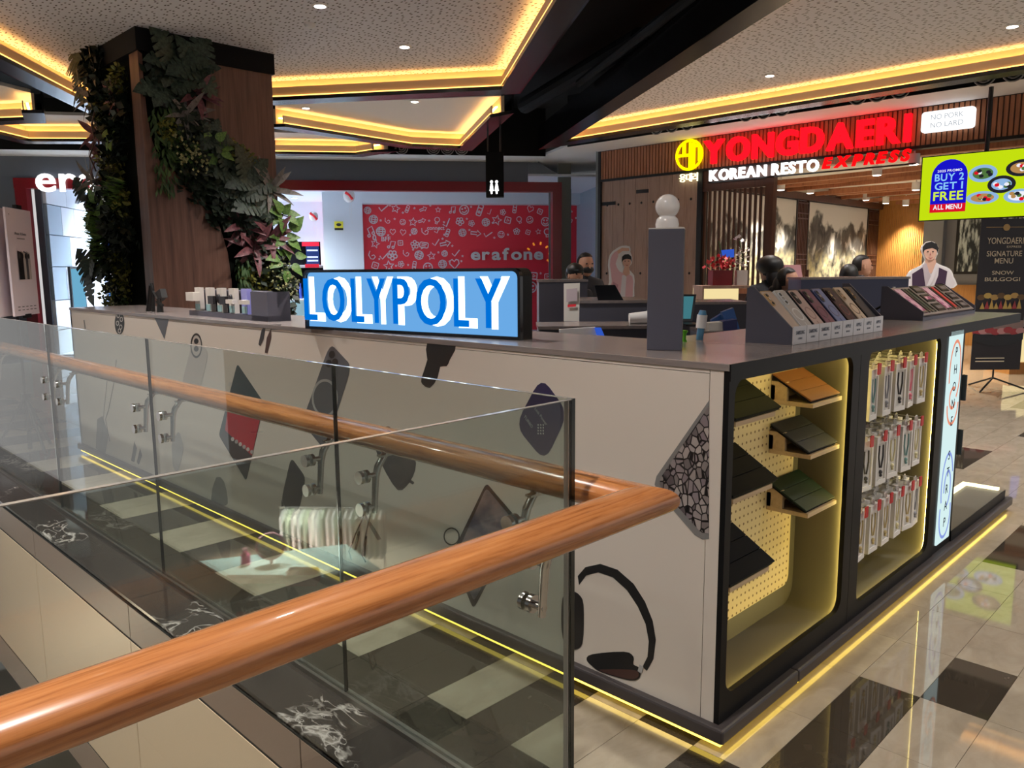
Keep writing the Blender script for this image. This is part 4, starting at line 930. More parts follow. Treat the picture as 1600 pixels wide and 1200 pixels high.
front = [('monstera', 262, 100, 1.15, 'at the top of the front band'), ('monstera', 296, 108, 1.1, 'under the black cap on the front'), ('monstera', 252, 138, 1.05, 'third from the top on the front'), ('red', 302, 148, .95, 'beside the top walnut board'), ('silver', 283, 182, 1.05, 'in the upper front band'), ('fern', 244, 165, 1, 'bright hanging beside the corner board'), ('flower', 276, 232, .9, 'in the bend of the front band'), ('flower', 292, 258, .9, 'lowest in the bend of the front band'), ('bush', 262, 205, .7, 'left of the silver rosette on the front'), ('pothos', 318, 232, .8, 'in the middle of the front band'), ('monstera', 322, 215, .7, 'against the upper walnut board'),
         ('bush', 356, 240, .8, 'along the upper walnut board'), ('bush', 378, 252, .6, 'on the diagonal of the front band'), ('monstera', 350, 268, 1.05, 'in the diagonal front band'), ('monstera', 378, 280, 1.2, 'largest in the diagonal front band'), ('monstera', 392, 318, 1.15, 'below the diagonal front band'), ('monstera', 362, 300, 1, 'on the lower side of the diagonal band'), ('silver', 415, 298, 1.15, 'sticking out past the right column edge'), ('dark', 318, 285, 1, 'in the front bend'), ('dark', 348, 322, 1, 'above the lower board'), ('dark', 385, 345, 1, 'behind the red rosettes'), ('dark', 300, 270, .8, 'under the pale flowers'), ('red', 374, 352, 1, 'left one on the lower right column'), ('red', 392, 388, 1.1, 'middle one on the lower right column'), ('red', 417, 372, 1.05, 'right one on the lower right column'), ('pothos', 432, 335, .95, 'highest on the right column edge'), ('pothos', 436, 372, .95, 'middle one on the right column edge'), ('pothos', 436, 402, .8, 'lowest on the right column edge'),
         ('fern', 372, 405, .6, 'low beside the lower walnut board'), ('bush', 388, 432, .8, 'low in the middle of the right part'), ('flower', 425, 425, .9, 'low at the right column edge'), ('bush', 412, 446, .9, 'behind the grey rack'), ('flower', 438, 448, .8, 'lowest at the right column edge'), ('dark', 405, 415, 1.1, 'deep in the low right part'), ('dark', 430, 460, 1, 'beside the shop counter'), ('dark', 300, 215, 1, 'behind the silver rosette'), ('dark', 262, 130, 1.1, 'behind the top leaves')]
left = [('dark', 160, 110, 1.2, 'behind the top left leaves'), ('dark', 175, 165, 1.2, 'in the upper left face'), ('dark', 190, 230, 1.2, 'in the middle left face'), ('dark', 188, 300, 1.3, 'below the middle of the left face'), ('dark', 192, 350, 1.3, 'in the lower left face'), ('dark', 195, 430, 1.3, 'lowest on the left face'), ('dark', 180, 390, 1.2, 'behind the bright grass'), ('monstera', 150, 105, 1.0, 'highest on the left face'), ('monstera', 143, 135, .9, 'at the upper left outline'), ('silver', 166, 118, 1, 'upper one on the left face'), ('silver', 158, 155, 1.05, 'second one on the left face'), ('bush', 182, 185, .9, 'upper on the left face'), ('bush', 170, 170, .8, 'beside the second silver rosette'), ('red', 166, 212, .95, 'upper one on the left face'), ('red', 170, 240, .85, 'lower one on the left face'), ('bush', 180, 258, 1, 'in the middle of the left face'), ('bush', 192, 270, .9, 'beside the corner board'), ('silver', 160, 285, 1.05, 'sticking out over the shop letters'), ('monstera', 152, 305, .9, 'under the shop letters'), ('pothos', 172, 322, .9, 'on the left face'), ('dark', 165, 335, 1, 'under the third silver rosette'), ('grass', 172, 352, 1.15, 'upper bright one on the left face'), ('grass', 178, 378, 1.15, 'lower bright one on the left face'), ('monstera', 165, 425, 1.1, 'with split leaves low on the left face'), ('monstera', 172, 405, .9, 'beside the product shelves'), ('bush', 200, 408, 1, 'near the lower corner board'), ('bush', 205, 440, 1, 'low near the corner board'), ('bush', 185, 462, 1, 'just above the counter end'), ('red', 182, 405, .8, 'low one on the left face'), ('flower', 200, 465, .9, 'at the counter end'), ('bush', 198, 130, .9, 'high beside the corner board'), ('dark', 200, 180, 1, 'beside the upper corner board'), ('pothos', 198, 215, .8, 'beside the corner board'), ('bush', 205, 320, .9, 'halfway down beside the corner board'), ('dark', 208, 370, 1.1, 'low beside the corner board'), ('grass', 200, 300, .9, 'beside the corner board'), ('red', 196, 155, .8, 'beside the corner board')]
KN = {'monstera': 'dark split-leaf plant', 'red': 'purple red rosette plant', 'silver': 'silvery spiky rosette plant', 'fern': 'green hanging fern', 'flower': 'tuft of tiny pale flowers', 'bush': 'yellow green leafy tuft', 'pothos': 'bright heart-leaf plant', 'grass': 'grass tuft', 'dark': 'dark filler foliage'}
for (kd, u, v_, s_, where) in front:
    p = py(u, v_, CY+.05); plant(kd, p, FO, FS, KN[kd]+' '+where, s_)
for (kd, u, v_, s_, where) in left:
    p = px(u, v_, CX+.05); plant(kd, p, LO, LS, KN[kd]+' '+where, s_)
vn = B().tube([px(150, 165, CX-.1), px(143, 195, CX-.12), px(148, 220, CX-.08), px(140, 245, CX-.12), px(150, 268, CX-.08)], .008, 6).build('hanging_vine', 'dark_wood', None, smooth=60)
tag(vn, 'thin bare brown vine dangling at the left outline of the column', 'vine')

# ================================================================== PRINTS ON THE KIOSK SIDE (flat print on the X = 0 face)
def yz(u, v_): p = px(u, v_, 0); return (p.y, p.z)
def poly_smooth(pts, n_=4):                            # Catmull-Rom closed outline
    out = []; m_ = len(pts)
    for i in range(m_):
        p0, p1, p2, p3 = [V(*pts[(i+k-1) % m_]) for k in range(4)]
        for j in range(n_):
            t_ = j/n_; out.append(tuple(.5*((2*p1)+(-p0+p2)*t_+(2*p0-5*p1+4*p2-p3)*t_*t_+(-p0+3*p1-3*p2+p3)*t_**3)))
    return out
PX = [0.0]
def print_poly(pix, mt, par, name='print', smooth=0, lift=.0012):
    pts = [yz(*p) for p in pix]
    if smooth: pts = poly_smooth(pts, smooth)
    return B().prism([(-lift, y, z) for y, z in pts], (lift*.6, 0, 0)).build(name, mt, par)
def round_poly(pix, rad=.25, n_=4):                    # round the corners of a pixel polygon
    out = []; m_ = len(pix)
    for i in range(m_):
        a, b2, c = V(*pix[i-1]), V(*pix[i]), V(*pix[(i+1) % m_]); p, q = b2+(a-b2)*rad, b2+(c-b2)*rad
        for j in range(n_+1): t_ = j/n_; out.append(tuple(p*(1-t_)**2+b2*2*t_*(1-t_)+q*t_*t_))
    return out
for nm, c in [('p_black', (26, 25, 27)), ('p_navy', (44, 38, 78)), ('p_grey', (88, 90, 96)), ('p_dark', (48, 48, 52)), ('p_red', (176, 30, 48)), ('p_teal', (36, 60, 66)), ('p_light', (198, 194, 188)), ('p_mid', (126, 124, 122)), ('p_silver', (170, 168, 166)), ('p_brown', (70, 46, 42)), ('p_pale', (188, 178, 168))]: mat(nm, c, .4)
# pebble-pattern case
m = mat('pebbles', (120, 110, 110), .4); t, n, l, b = nt(m); v = coords(m, (1, 48, 36)); vo = n.new('ShaderNodeTexVoronoi'); vo.feature = 'DISTANCE_TO_EDGE'; vo.inputs['Scale'].default_value = 1.0; l.new(v, vo.inputs['Vector'])
vc = n.new('ShaderNodeTexVoronoi'); vc.inputs['Scale'].default_value = 1.0; l.new(v, vc.inputs['Vector'])
cr = ramp(m, vo.outputs['Distance'], [(.05, (40, 34, 38)), (.1, (255, 255, 255))]); hs = ramp(m, vc.outputs['Color'], [(.2, (92, 82, 84)), (.5, (176, 166, 160)), (.8, (128, 116, 120))])
mx = n.new('ShaderNodeMix'); mx.data_type = 'RGBA'; mx.blend_type = 'MULTIPLY'; mx.inputs[0].default_value = 1; l.new(hs, mx.inputs[6]); l.new(cr, mx.inputs[7]); l.new(mx.outputs[2], b.inputs['Base Color'])
print_poly([(1108.5, 625), (1108, 842), (1098, 843), (1086, 836), (1030, 772), (1023, 757), (1026, 744)], 'p_mid', side, 'pebble_case_print')
print_poly([(1108.3, 634), (1107.8, 833), (1096, 832), (1036, 766), (1031, 756), (1033, 746)], 'pebbles', side, 'pebble_case_print', 0, .002)
# headphones: band, cushions
band_o = [(903, 900), (915, 886), (938, 881), (965, 890), (990, 912), (1008, 940), (1020, 970), (1025, 1000), (1021, 1030), (1011, 1048)]
band_i = [(1004, 1042), (1012, 1026), (1014, 1002), (1009, 975), (997, 948), (980, 922), (958, 902), (935, 894), (916, 899), (905, 914)]
print_poly(band_o+band_i, 'p_black', side, 'headphone_print')
print_poly([(917, 1030), (926, 1022), (975, 1018), (990, 1026), (990, 1038), (1000, 1044), (1000, 1058), (985, 1063), (940, 1050), (925, 1040)], 'p_black', side, 'headphone_print', 3, .002)
print_poly([(938, 1046), (985, 1046), (998, 1050), (997, 1058), (984, 1061), (950, 1052)], 'p_brown', side, 'headphone_print', 3, .003)
print_poly([(882, 930), (895, 924), (906, 930), (912, 945), (912, 990), (908, 1010), (895, 1015), (884, 1008), (878, 985), (878, 945)], 'p_black', side, 'headphone_print', 3, .002)
print_poly([(1000, 1038), (1006, 1042), (1003, 1052), (997, 1048)], 'p_silver', side, 'headphone_print', 0, .003)
# navy power bank, car charger, phone case, tablet ...
nav = [(846, 588), (888, 645), (852, 722), (805, 665)]
print_poly(round_poly(nav, .3), 'p_navy', side, 'power_bank_print')
c0 = px(842, 655, 0)
text_mb('Link Power', V(-.0022, c0.y+.02, c0.z+.035), V(0, -.72, -.69), V(0, -.69, .72), .012, None, 0, 0).build('print', 'p_light', side, recalc=False)
text_mb('TURBO', V(-.0022, c0.y+.075, c0.z+.0), V(0, -.72, -.69), V(0, -.69, .72), .012, None, 0, 0).build('print', 'p_light', side, recalc=False)
for k in range(12): p = px(840+(k % 3)*4, 665+(k//3)*4.5, -.0015); B().obox(p, (0, -.006, 0), (0, 0, .006), (-.0004, 0, 0)).build('print', 'p_light', side)
print_poly([(668, 534), (713, 534), (703, 562), (698, 572), (688, 573), (684, 590), (672, 606), (660, 600), (659, 590), (668, 562)], 'p_black', side, 'car_charger_print', 2)
print_poly([(697, 533), (712, 533), (709, 540), (700, 541)], 'p_navy', side, 'car_charger_print', 0, .002)
print_poly(round_poly([(516, 536), (550, 572), (508, 704), (472, 660)], .18), 'p_grey', side, 'phone_case_print')
ring = lambda u, v_, r, n_=24, sx=1, sy=1: [(u+r*sx*math.cos(R(a)), v_+r*sy*math.sin(R(a))) for a in range(0, 360, 360//n_)]
def print_ring(u, v_, r, w, mt, sx=.75, sy=1.0, lift=.002):
    o_, i_ = [yz(*p) for p in ring(u, v_, r, 24, sx, sy)], [yz(*p) for p in ring(u, v_, r-w, 24, sx, sy)]
    B().frame([(-lift, y, z) for y, z in o_], [(-lift, y, z) for y, z in i_], (.0008, 0, 0)).build('print', mt, side)
print_ring(508, 622, 30, 4, 'p_silver', .68)
for (u, v_) in [(519, 554), (524, 566), (514, 568)]: print_poly(ring(u, v_, 6, 12, .8), 'p_black', side, 'phone_case_print', 0, .002)
tabl = [(371, 568), (413, 630), (385, 752), (342, 680)]
print_poly(round_poly(tabl, .06), 'p_teal', side, 'tablet_print'); print_poly([(356, 640), (410, 640), (394, 712), (352, 672)], 'p_red', side, 'tablet_print', 0, .002); print_poly([(352, 672), (394, 712), (385, 748), (344, 682)], 'p_dark', side, 'tablet_print', 0, .0022)
for k in range(14): u, v_ = 360+(k*37 % 40), 600+(k*53 % 110); print_poly(ring(u, v_, 3.2, 10, .8), ('p_light', 'p_red', 'p_silver', 'p_navy')[k % 4], side, 'tablet_print', 0, .0026)
print_poly(round_poly([(305, 518), (326, 552), (310, 622), (284, 600)], .15), 'p_pale', side, 'clear_case_print'); print_ring(307, 540, 15, 2.5, 'p_black', .6, 1.3)
for v_ in (533, 545): print_poly(ring(307, v_, 4.5, 12, .8), 'p_black', side, 'clear_case_print', 0, .002)
print_poly(ring(187, 505, 18, 20, .42), 'p_black', side, 'patterned_case_print')
for k in range(5): print_ring(187+(-2, 3, -3, 2, 0)[k], 493+k*6, 4, 1.4, 'p_light', .6, 1, .002)
print_poly([(240, 493), (265, 493), (257, 530)], 'p_grey', side, 'pouch_print')
print_poly([(416, 508), (412, 530), (407, 541), (404, 538), (409, 515)], 'p_dark', side, 'cable_print'); print_poly([(424, 512), (424, 528), (418, 552), (414, 551), (417, 528)], 'p_brown', side, 'cable_print')
print_poly([(418, 507), (440, 507), (435, 515), (424, 515)], 'p_black', side, 'cable_print')
print_poly(round_poly([(455, 714), (478, 746), (468, 795), (452, 806), (440, 780)], .2), 'p_dark', side, 'wallet_print'); print_poly([(440, 780), (444, 790), (440, 792)], 'p_dark', side, 'wallet_print')
print_poly([(338, 746), (350, 752), (356, 780), (352, 790), (330, 782)], 'p_mid', side, 'earbud_case_print', 2)
print_poly([(588, 705), (592, 690), (604, 682), (640, 700), (650, 724), (645, 745), (635, 760), (622, 766), (604, 740)], 'p_dark', side, 'bag_print', 2); print_poly(ring(606, 672, 6, 10), 'p_dark', side, 'bag_print'); print_poly([(640, 748), (648, 754), (645, 757), (637, 752)], 'p_dark', side, 'bag_print')
print_poly(round_poly([(760, 754), (812, 815), (740, 952), (705, 868)], .08), 'p_dark', side, 'phone_print')
mottled('screen_art', (70, 78, 100), (158, 138, 138), (1, 5, 5), 1.2, .4, lo=.4, hi=.62)
print_poly(round_poly([(760, 762), (805, 816), (741, 940), (713, 868)], .08), 'screen_art', side, 'phone_print', 0, .002); print_ring(706, 838, 14, 2, 'p_dark', .9)
def print_line(pix, w, mt, name):
    P = [V(-.0015, *yz(*p)) for p in pix]; B().tube(P, w, 5, sx=.3).build(name, mt, side)
print_line([(573, 786), (568, 808), (556, 835), (546, 862), (550, 874)], .006, 'p_dark', 'cable_print'); print_line([(573, 786), (580, 800), (572, 835), (566, 868), (572, 878)], .006, 'p_dark', 'cable_print'); print_line([(562, 830), (557, 858)], .012, 'p_black', 'cable_print'); print_line([(573, 838), (570, 868)], .012, 'p_black', 'cable_print'); print_poly([(566, 795), (590, 832), (596, 842), (590, 844), (576, 820)], 'p_mid', side, 'strap_print')
print_line([(182, 562), (178, 600), (170, 640), (165, 655), (172, 690)], .004, 'p_dark', 'strap_print'); print_line([(168, 590), (162, 650), (158, 690)], .004, 'p_mid', 'strap_print'); print_poly([(152, 655), (160, 650), (170, 678), (164, 712), (150, 700)], 'p_mid', side, 'pouch_print')
print_poly([(210, 690), (214, 700), (210, 722), (205, 720)], 'p_dark', side, 'stylus_print'); print_poly([(219, 700), (222, 712), (217, 726), (214, 722)], 'p_dark', side, 'stylus_print'); print_line([(132, 500), (134, 514)], .008, 'p_mid', 'charm_print')
print_poly(round_poly([(268, 690), (280, 672), (288, 700), (278, 740), (270, 730)], .3), 'p_silver', side, 'clear_case_print')

# ================================================================== LIT COUNTER SIGN
A = pz(477, 513.5, KT); Bq = pz(813, 532, KT); A = V(A.x, A.y, 0); Bq = V(Bq.x, Bq.y, 0)
su = (Bq-A).normalized(); sn = V(su.y, -su.x, 0)              # sn points to the viewer
if sn.dot(CAM-A) < 0: sn = -sn
SW, SH, ST = (Bq-A).length, .285, .085
sign = thing('counter_sign', 'lit blue and white name sign in a rounded black box on the counter', 'sign', (A+Bq)/2+UZ*KT)
def sp(x, z, d=0.0): return A + su*x + sn*d + UZ*(KT+z)
out = rrect(SW, SH, .035, 6, SW/2, SH/2+.0); ins = rrect(SW-.026, SH-.026, .026, 6, SW/2, SH/2)
# square the lower corners
def sq(pts, w, h, m_): return [((m_ if x < w/2 else w-m_) if z < h*.12 else x, (m_ if z < h*.12 else z)) for x, z in pts]
out = sq(out, SW, SH, 0); ins = sq(ins, SW, SH, .013)
B().frame([sp(x, z, 0) for x, z in out], [sp(x, z, 0) for x, z in ins], -sn*.02).build('bezel', 'gloss_black', sign, smooth=30)
B().prism([sp(x, z, -.02) for x, z in out], -sn*(ST-.02)).build('housing', 'kiosk_black', sign, smooth=30)
emit('sign_face', (112, 178, 240), .9); emit('sign_halo', (225, 246, 255), 2.6); emit('sign_blue', (0, 122, 232), .85)
B().prism([sp(x, z, -.016) for x, z in ins], -sn*.003).build('face', 'sign_face', sign)
for ch, u0, u1 in [('L', 478.5, 497), ('O', 507, 540), ('L', 552, 570), ('Y', 577, 604), ('P', 617, 641), ('O', 653, 698), ('L', 712, 734), ('Y', 746, 785)]:
    x0 = (pp(u0, 470, A+sn*.012, sn)-A).dot(su); x1 = (pp(u1, 470, A+sn*.012, sn)-A).dot(su)
    h_ = .198; z0 = .046
    hb = text_mb(ch, sp(x0-.006, z0-.008, -.0155), su, UZ, h_+.016, (x1-x0)+.024, .002, .028)
    lt = text_mb(ch, sp(x0, z0, .018), su, UZ, h_, x1-x0, .008, .004).build('letter', 'sign_blue', sign, recalc=False)
    hb.build('letter_halo', 'sign_halo', lt, recalc=False)  # glow around the letter, drawn on the face as a wider emissive copy

# ================================================================== GREY DISPLAY WEDGES ON THE RIGHT COUNTER
def wedge(t_, x0, x1, yf, yb, zl, zt, mt):
    # side profile: front lip, slope, back
    prof = [(yf, KT), (yf, KT+zl), (yb-.03, KT+zt), (yb, KT+zt), (yb, KT)]
    MB().prism([(x0, y, z) for y, z in prof], (.008, 0, 0)).build('side_cheek', mt, t_); MB().prism([(x1-.008, y, z) for y, z in prof], (.008, 0, 0)).build('side_cheek', mt, t_)
    sl_ = [(yf+.012, KT+zl-.028), (yb-.03, KT+zt-.02), (yb, KT+zt-.02), (yb, KT), (yf, KT), (yf, KT+zl-.028)]
    return MB().prism([(x0+.008, y, z) for y, z in sl_], (x1-x0-.016, 0, 0)).build('ramp', mt, t_)
ws = thing('phone_case_stand', 'grey sloped stand holding a row of eight phone cases', 'display stand', (1.09, .21, KT))
X0, X1, YF, YB, ZL, ZT = .655, 1.535, .125, .305, .062, .205
wedge(ws, X0, X1, YF, YB, ZL, ZT, 'unit_grey')
mat('card_white', (226, 222, 222), .45); mat('card_text', (90, 96, 110), .5)
sd_ = V(0, (YB-.03)-(YF+.012), (ZT-.02)-(ZL-.028)).normalized(); sn_ = V(0, -sd_.z, sd_.y)
cases = [('case_gold', (206, 184, 166), None, 'gold trimmed beige'), ('case_clear', (196, 188, 180), (232, 230, 226), 'clear and pearl'), ('case_blush', (206, 176, 164), (170, 130, 120), 'black edged blush'), ('case_mauve', (128, 74, 96), (92, 40, 62), 'mauve'), ('case_blue', (120, 134, 178), (92, 100, 132), 'sky blue'), ('case_wine', (56, 22, 34), (110, 34, 50), 'dark wine'), ('case_cream', (214, 190, 164), (110, 82, 54), 'cream with brown ring'), ('case_charcoal', (44, 44, 48), None, 'plain charcoal')]
edge_c = [(196, 160, 110), (220, 220, 220), (24, 22, 24), (44, 32, 42), (52, 62, 98), (24, 12, 18), (170, 150, 130), (30, 30, 34)]
for k, (nm, c, rc, lab) in enumerate(cases):
    mat(nm, c, .45); mat(nm+'_edge', edge_c[k], .3)
    x = X0+.062+k*.1085
    base = V(x, YF+.014, KT+ZL-.026) + sn_*.001
    m4 = Matrix(((1, 0, 0, base.x), (0, sd_.y, sn_.y, base.y), (0, sd_.z, sn_.z, base.z), (0, 0, 0, 1)))
    t_ = thing('phone_case', lab+' phone case, '+('first', 'second', 'third', 'fourth', 'fifth', 'sixth', 'seventh', 'last')[k]+' from the left on the sloped stand', 'phone case', mtx=m4, group='phone cases on the sloped stand')
    w, h_ = .092, .2
    B().prism([(a, c_, .001) for a, c_ in rrect(w, h_, .012, 5, 0, h_/2)], (0, 0, .010)).build('shell', nm+'_edge', t_, True, smooth=40)
    B().prism([(a, c_, .0112) for a, c_ in rrect(w-.010, h_-.010, .010, 5, 0, h_/2)], (0, 0, .0008)).build('back_face', nm, t_, True)
    cm = B().prism([(a, c_, .012) for a, c_ in rrect(.030, .062, .012, 4, -.022, h_-.044)], (0, 0, .003)).build('camera_island', nm+'_edge', t_, True)
    for q in range(3): B().cyl((-.022, h_-.025-q*.019, .015), (-.022, h_-.025-q*.019, .0165), .0075, n=10).build('lens', 'steel' if q == 1 else 'gloss_black', cm, True)
    if rc:
        mat(nm+'_ring', rc, .3); o_ = [(.031*math.cos(R(a)), .078+.031*math.sin(R(a)), .0121) for a in range(0, 360, 20)]; i_ = [(.025*math.cos(R(a)), .078+.025*math.sin(R(a)), .0121) for a in range(0, 360, 20)]
        B().frame(o_, i_, (0, 0, .0006)).box(-.003, .003, .018, .038, .0121, .0127).build('magnet_ring', nm+'_ring', t_, True)
    cx0 = X0+.006+k*.1085
    ct = thing('price_card', 'white name card, '+('first', 'second', 'third', 'fourth', 'fifth', 'sixth', 'seventh', 'last')[k]+' along the front of the phone case stand', 'card', (cx0+.052, YF-.004, KT), 0, 'name cards on the phone case stand')
    B().box(cx0, cx0+.104, YF-.006, YF-.001, KT+.001, KT+ZL+.004).build('card', 'card_white', ct)
    text_mb('SAMSUNG' if k < 3 else 'APPLE', (cx0+.052, YF-.0065, KT+.036), (1, 0, 0), UZ, .014, .07 if k < 3 else .055, .0004, .01, align='C').build('print', 'card_text', ct, recalc=False)
    text_mb('S SERIES' if k < 3 else 'IPHONE', (cx0+.052, YF-.0065, KT+.018), (1, 0, 0), UZ, .007, .035, .0004, .0, align='C').build('print', 'card_text', ct, recalc=False)
w2 = thing('strap_stand', 'grey sloped stand with slots of watch straps at the far counter end', 'display stand', (2.79, .3, KT))
X2, X3, Y2, Y3 = 2.325, 3.25, .205, .42
rp = wedge(w2, X2, X3, Y2, Y3, .045, .175, 'unit_grey'); mat('slot_frame', (146, 134, 126), .4)
sd2 = V(0, (Y3-.03)-(Y2+.012), .155-.017).normalized(); sn2 = V(0, -sd2.z, sd2.y); base = V(X2, Y2+.012, KT+.017); LEN = math.hypot((Y3-.03)-(Y2+.012), .138)
def slotpt(a, c, d): return base + V(1, 0, 0)*a + sd2*c + sn2*d
MB().obox(slotpt(.01, 0, .001), (X3-X2-.02, 0, 0), sd2*LEN, sn2*.012).build('slot_board', 'slot_frame', rp)
mottled('strap_pink', (222, 176, 186), (160, 70, 110), (9, 9, 9), 3, .5, lo=.42, hi=.6); mat('strap_black', (26, 24, 26), .4); mat('strap_green', (64, 74, 62), .4); mat('strap_red', (196, 62, 60), .4); mat('strap_grey', (120, 110, 108), .4)
ob_ = ('first', 'second', 'third', 'fourth', 'fifth', 'sixth')
for k, (a0, a1, mt_, lab) in enumerate([(.03, .12, 'strap_pink', 'pink patterned'), (.14, .165, 'strap_black', 'thin black'), (.19, .225, 'strap_green', 'olive green'), (.245, .265, 'strap_black', 'narrow black'), (.465, .56, 'strap_pink', 'pale pink wavy'), (.585, .605, 'strap_black', 'slim black'), (.62, .665, 'strap_red', 'coral red'), (.685, .705, 'strap_black', 'rightmost black')]):
    t_ = thing('watch_strap', lab+' watch strap in a slot of the sloped stand, '+('first', 'second', 'third', 'fourth', 'fifth', 'sixth', 'seventh', 'eighth')[k]+' from the left', 'watch strap', slotpt(a0, .01, .013), 0, 'watch straps on the stand')
    MB().obox(slotpt(a0, .014, .013), (a1-a0, 0, 0), sd2*(LEN-.03), sn2*.004).build('strap', mt_, t_); MB().obox(slotpt(a0, .014, .017), (a1-a0, 0, 0), sd2*.012, sn2*.003).build('buckle', 'satin_steel', t_)
for k in range(6):
    a0 = .30 if k < 3 else .74; c0 = .016+(k % 3)*.075
    t_ = thing('strap_box', 'small dark boxed accessory, %s of three in the %s column of the sloped stand' % (('lowest', 'middle', 'top')[k % 3], ('left', 'right')[k//3]), 'box', slotpt(a0, c0, .013), 0, 'boxed accessories on the stand')
    MB().obox(slotpt(a0, c0, .013), (.13, 0, 0), sd2*.058, sn2*.005).build('box', 'strap_black', t_); MB().obox(slotpt(a0+.02, c0+.015, .018), (.09, 0, 0), sd2*.025, sn2*.001).build('window', 'strap_grey' if k != 1 else 'strap_pink', t_)

# ================================================================== TABLET CASES ON WOODEN TRAYS
mat('tab_tan', (138, 90, 54), .6, 0, .3); mat('tab_slate', (50, 53, 60), .6, 0, .3); mat('tab_green', (24, 46, 36), .6, 0, .3); mat('tab_black', (12, 12, 15), .7, 0, .15); mat('tab_olive', (16, 19, 14), .7, 0, .15); mat('tab_navy', (13, 16, 24), .7, 0, .15)
def tray(x0, x1, z, lab, y0=.035):
    t_ = thing('tablet_tray', lab, 'tray', ((x0+x1)/2, .12, z), 0, 'wooden trays on the pegboard')
    B().box(x0, x1, y0, .197, z, z+.016).build('board', 'light_wood', t_, bev=.001); B().box(x0, x0+.016, y0+.1, .197, z+.016, z+.085).build('upright', 'light_wood', t_); B().box(x0, x1, .181, .197, z+.016, z+.07).build('back_rest', 'light_wood', t_)
def tablet(x0, x1, z, mt, lab, y0=.045, y1=.195, dz=.085, fold=True):
    a = V(x0, y0, z+.018); up = V(0, y1-y0, dz); L_ = up.length; up.normalize(); nr = V(0, -up.z, up.y)
    m4 = Matrix(((1, 0, 0, a.x), (0, up.y, nr.y, a.y), (0, up.z, nr.z, a.z), (0, 0, 0, 1)))
    t_ = thing('tablet_case', lab, 'tablet case', mtx=m4, group='tablet cases in the lit niche'); w = x1-x0
    B().prism([(p, q, 0) for p, q in rrect(w, L_, .012, 4, w/2, L_/2)], (0, 0, .006)).build('back_shell', 'tab_black', t_, True, smooth=40)
    e = .003
    for k in range(3):
        q0, q1 = L_*k/3+(.001 if k else 0), L_*(k+1)/3-(.001 if k < 2 else 0)
        B().box(.0, w, q0, q1, .0065, .0125).build('cover_fold', mt, t_, True, bev=.0015)
tray(.66, .912, 1.0, 'highest wooden tray on the right of the pegboard'); tray(.66, .912, .812, 'middle wooden tray on the right of the pegboard'); tray(.66, .912, .592, 'lowest wooden tray on the right of the pegboard')
tablet(.655, .905, 1.0, 'tab_tan', 'tan brown folding tablet case on the highest right tray'); tablet(.655, .905, .812, 'tab_slate', 'slate grey folding tablet case on the middle right tray'); tablet(.655, .905, .592, 'tab_green', 'dark green folding tablet case on the lowest right tray')
for k, (z, mt_, lab, wh) in enumerate([(1.035, 'tab_olive', 'very dark olive tablet case at the top left of the niche', 'top left wooden tray behind the black frame edge'), (.79, 'tab_black', 'black tablet case in the middle left of the niche', 'middle left wooden tray under the black tablet case'), (.50, 'tab_navy', 'navy black tablet case lowest in the niche, its corner free', 'lowest left wooden tray in the niche')]):
    tray(.10, .36, z-.02, wh, .03); tablet(.09, .39, z-.02, mt_, lab, .03, .195, .10)

# ================================================================== HANGING PHONE STRAP PACKS
mat('pack_white', (226, 222, 216), .5); mat('pack_side', (206, 190, 160), .5); mat('tag_red', (188, 16, 28), .4); mat('bead_gold', (196, 166, 96), .3, .6)
for nm, c in [('strap_c0', (150, 150, 156)), ('strap_c1', (60, 58, 60)), ('strap_c2', (200, 180, 130)), ('strap_c3', (236, 130, 150)), ('strap_c4', (176, 190, 160)), ('strap_c5', (120, 160, 156)), ('strap_c6', (226, 216, 170))]: mat(nm, c, .4)
PKM = {}
def pack_proto(ci):
    if ci in PKM: return PKM[ci]
    w, h_, d = .098, .208, .022
    bx_ = [B().frame([(-w/2, 0, -h_), (w/2, 0, -h_), (w/2, 0, 0), (-w/2, 0, 0)], [(-w/2+.012, 0, -h_+.02), (w/2-.012, 0, -h_+.02), (w/2-.012, 0, -.03), (-w/2+.012, 0, -.03)], (0, d, 0)).mesh('carton', 'pack_white')]
    win = B().box(-w/2+.012, w/2-.012, .006, .008, -h_+.02, -.03).mesh('window', 'off_white')
    rgc = random.Random(ci); z0 = -.04
    pth = [(-.018, .004, z0), (-.02, .004, z0-.05), (-.006, .004, z0-.095), (.006, .004, z0-.098), (.019, .004, z0-.05), (.016, .004, z0)]
    st = B().tube(pth, .0035, 6); st.sphere((0, .003, z0-.115), .009, 8, 6); st.sphere((.004, .003, z0-.13), .007, 8, 6); st = st.mesh('strap', 'strap_c%d' % ci, None, 60)
    hk = B().tube([(0, .011, 0), (0, .011, .018)], .008, 8); hk.frame([(.016*math.cos(R(a)), .010, .014+.012*math.sin(R(a))) for a in range(0, 360, 30)], [(.010*math.cos(R(a)), .010, .014+.007*math.sin(R(a))) for a in range(0, 360, 30)], (0, .002, 0)); hk = hk.mesh('hang_tab', 'pack_white')
    PKM[ci] = (bx_[0], win, st, hk); return PKM[ci]
rows_ = [(1.092, [1.20, 1.345, 1.49, 1.625, 1.765]), (.800, [1.165, 1.315, 1.465, 1.62, 1.765]), (.508, [1.15, 1.29, 1.43, 1.57, 1.70, 1.80])]
rowname = ('top', 'middle', 'bottom'); colname = ('first', 'second', 'third', 'fourth', 'fifth', 'sixth')
rk = random.Random(5)
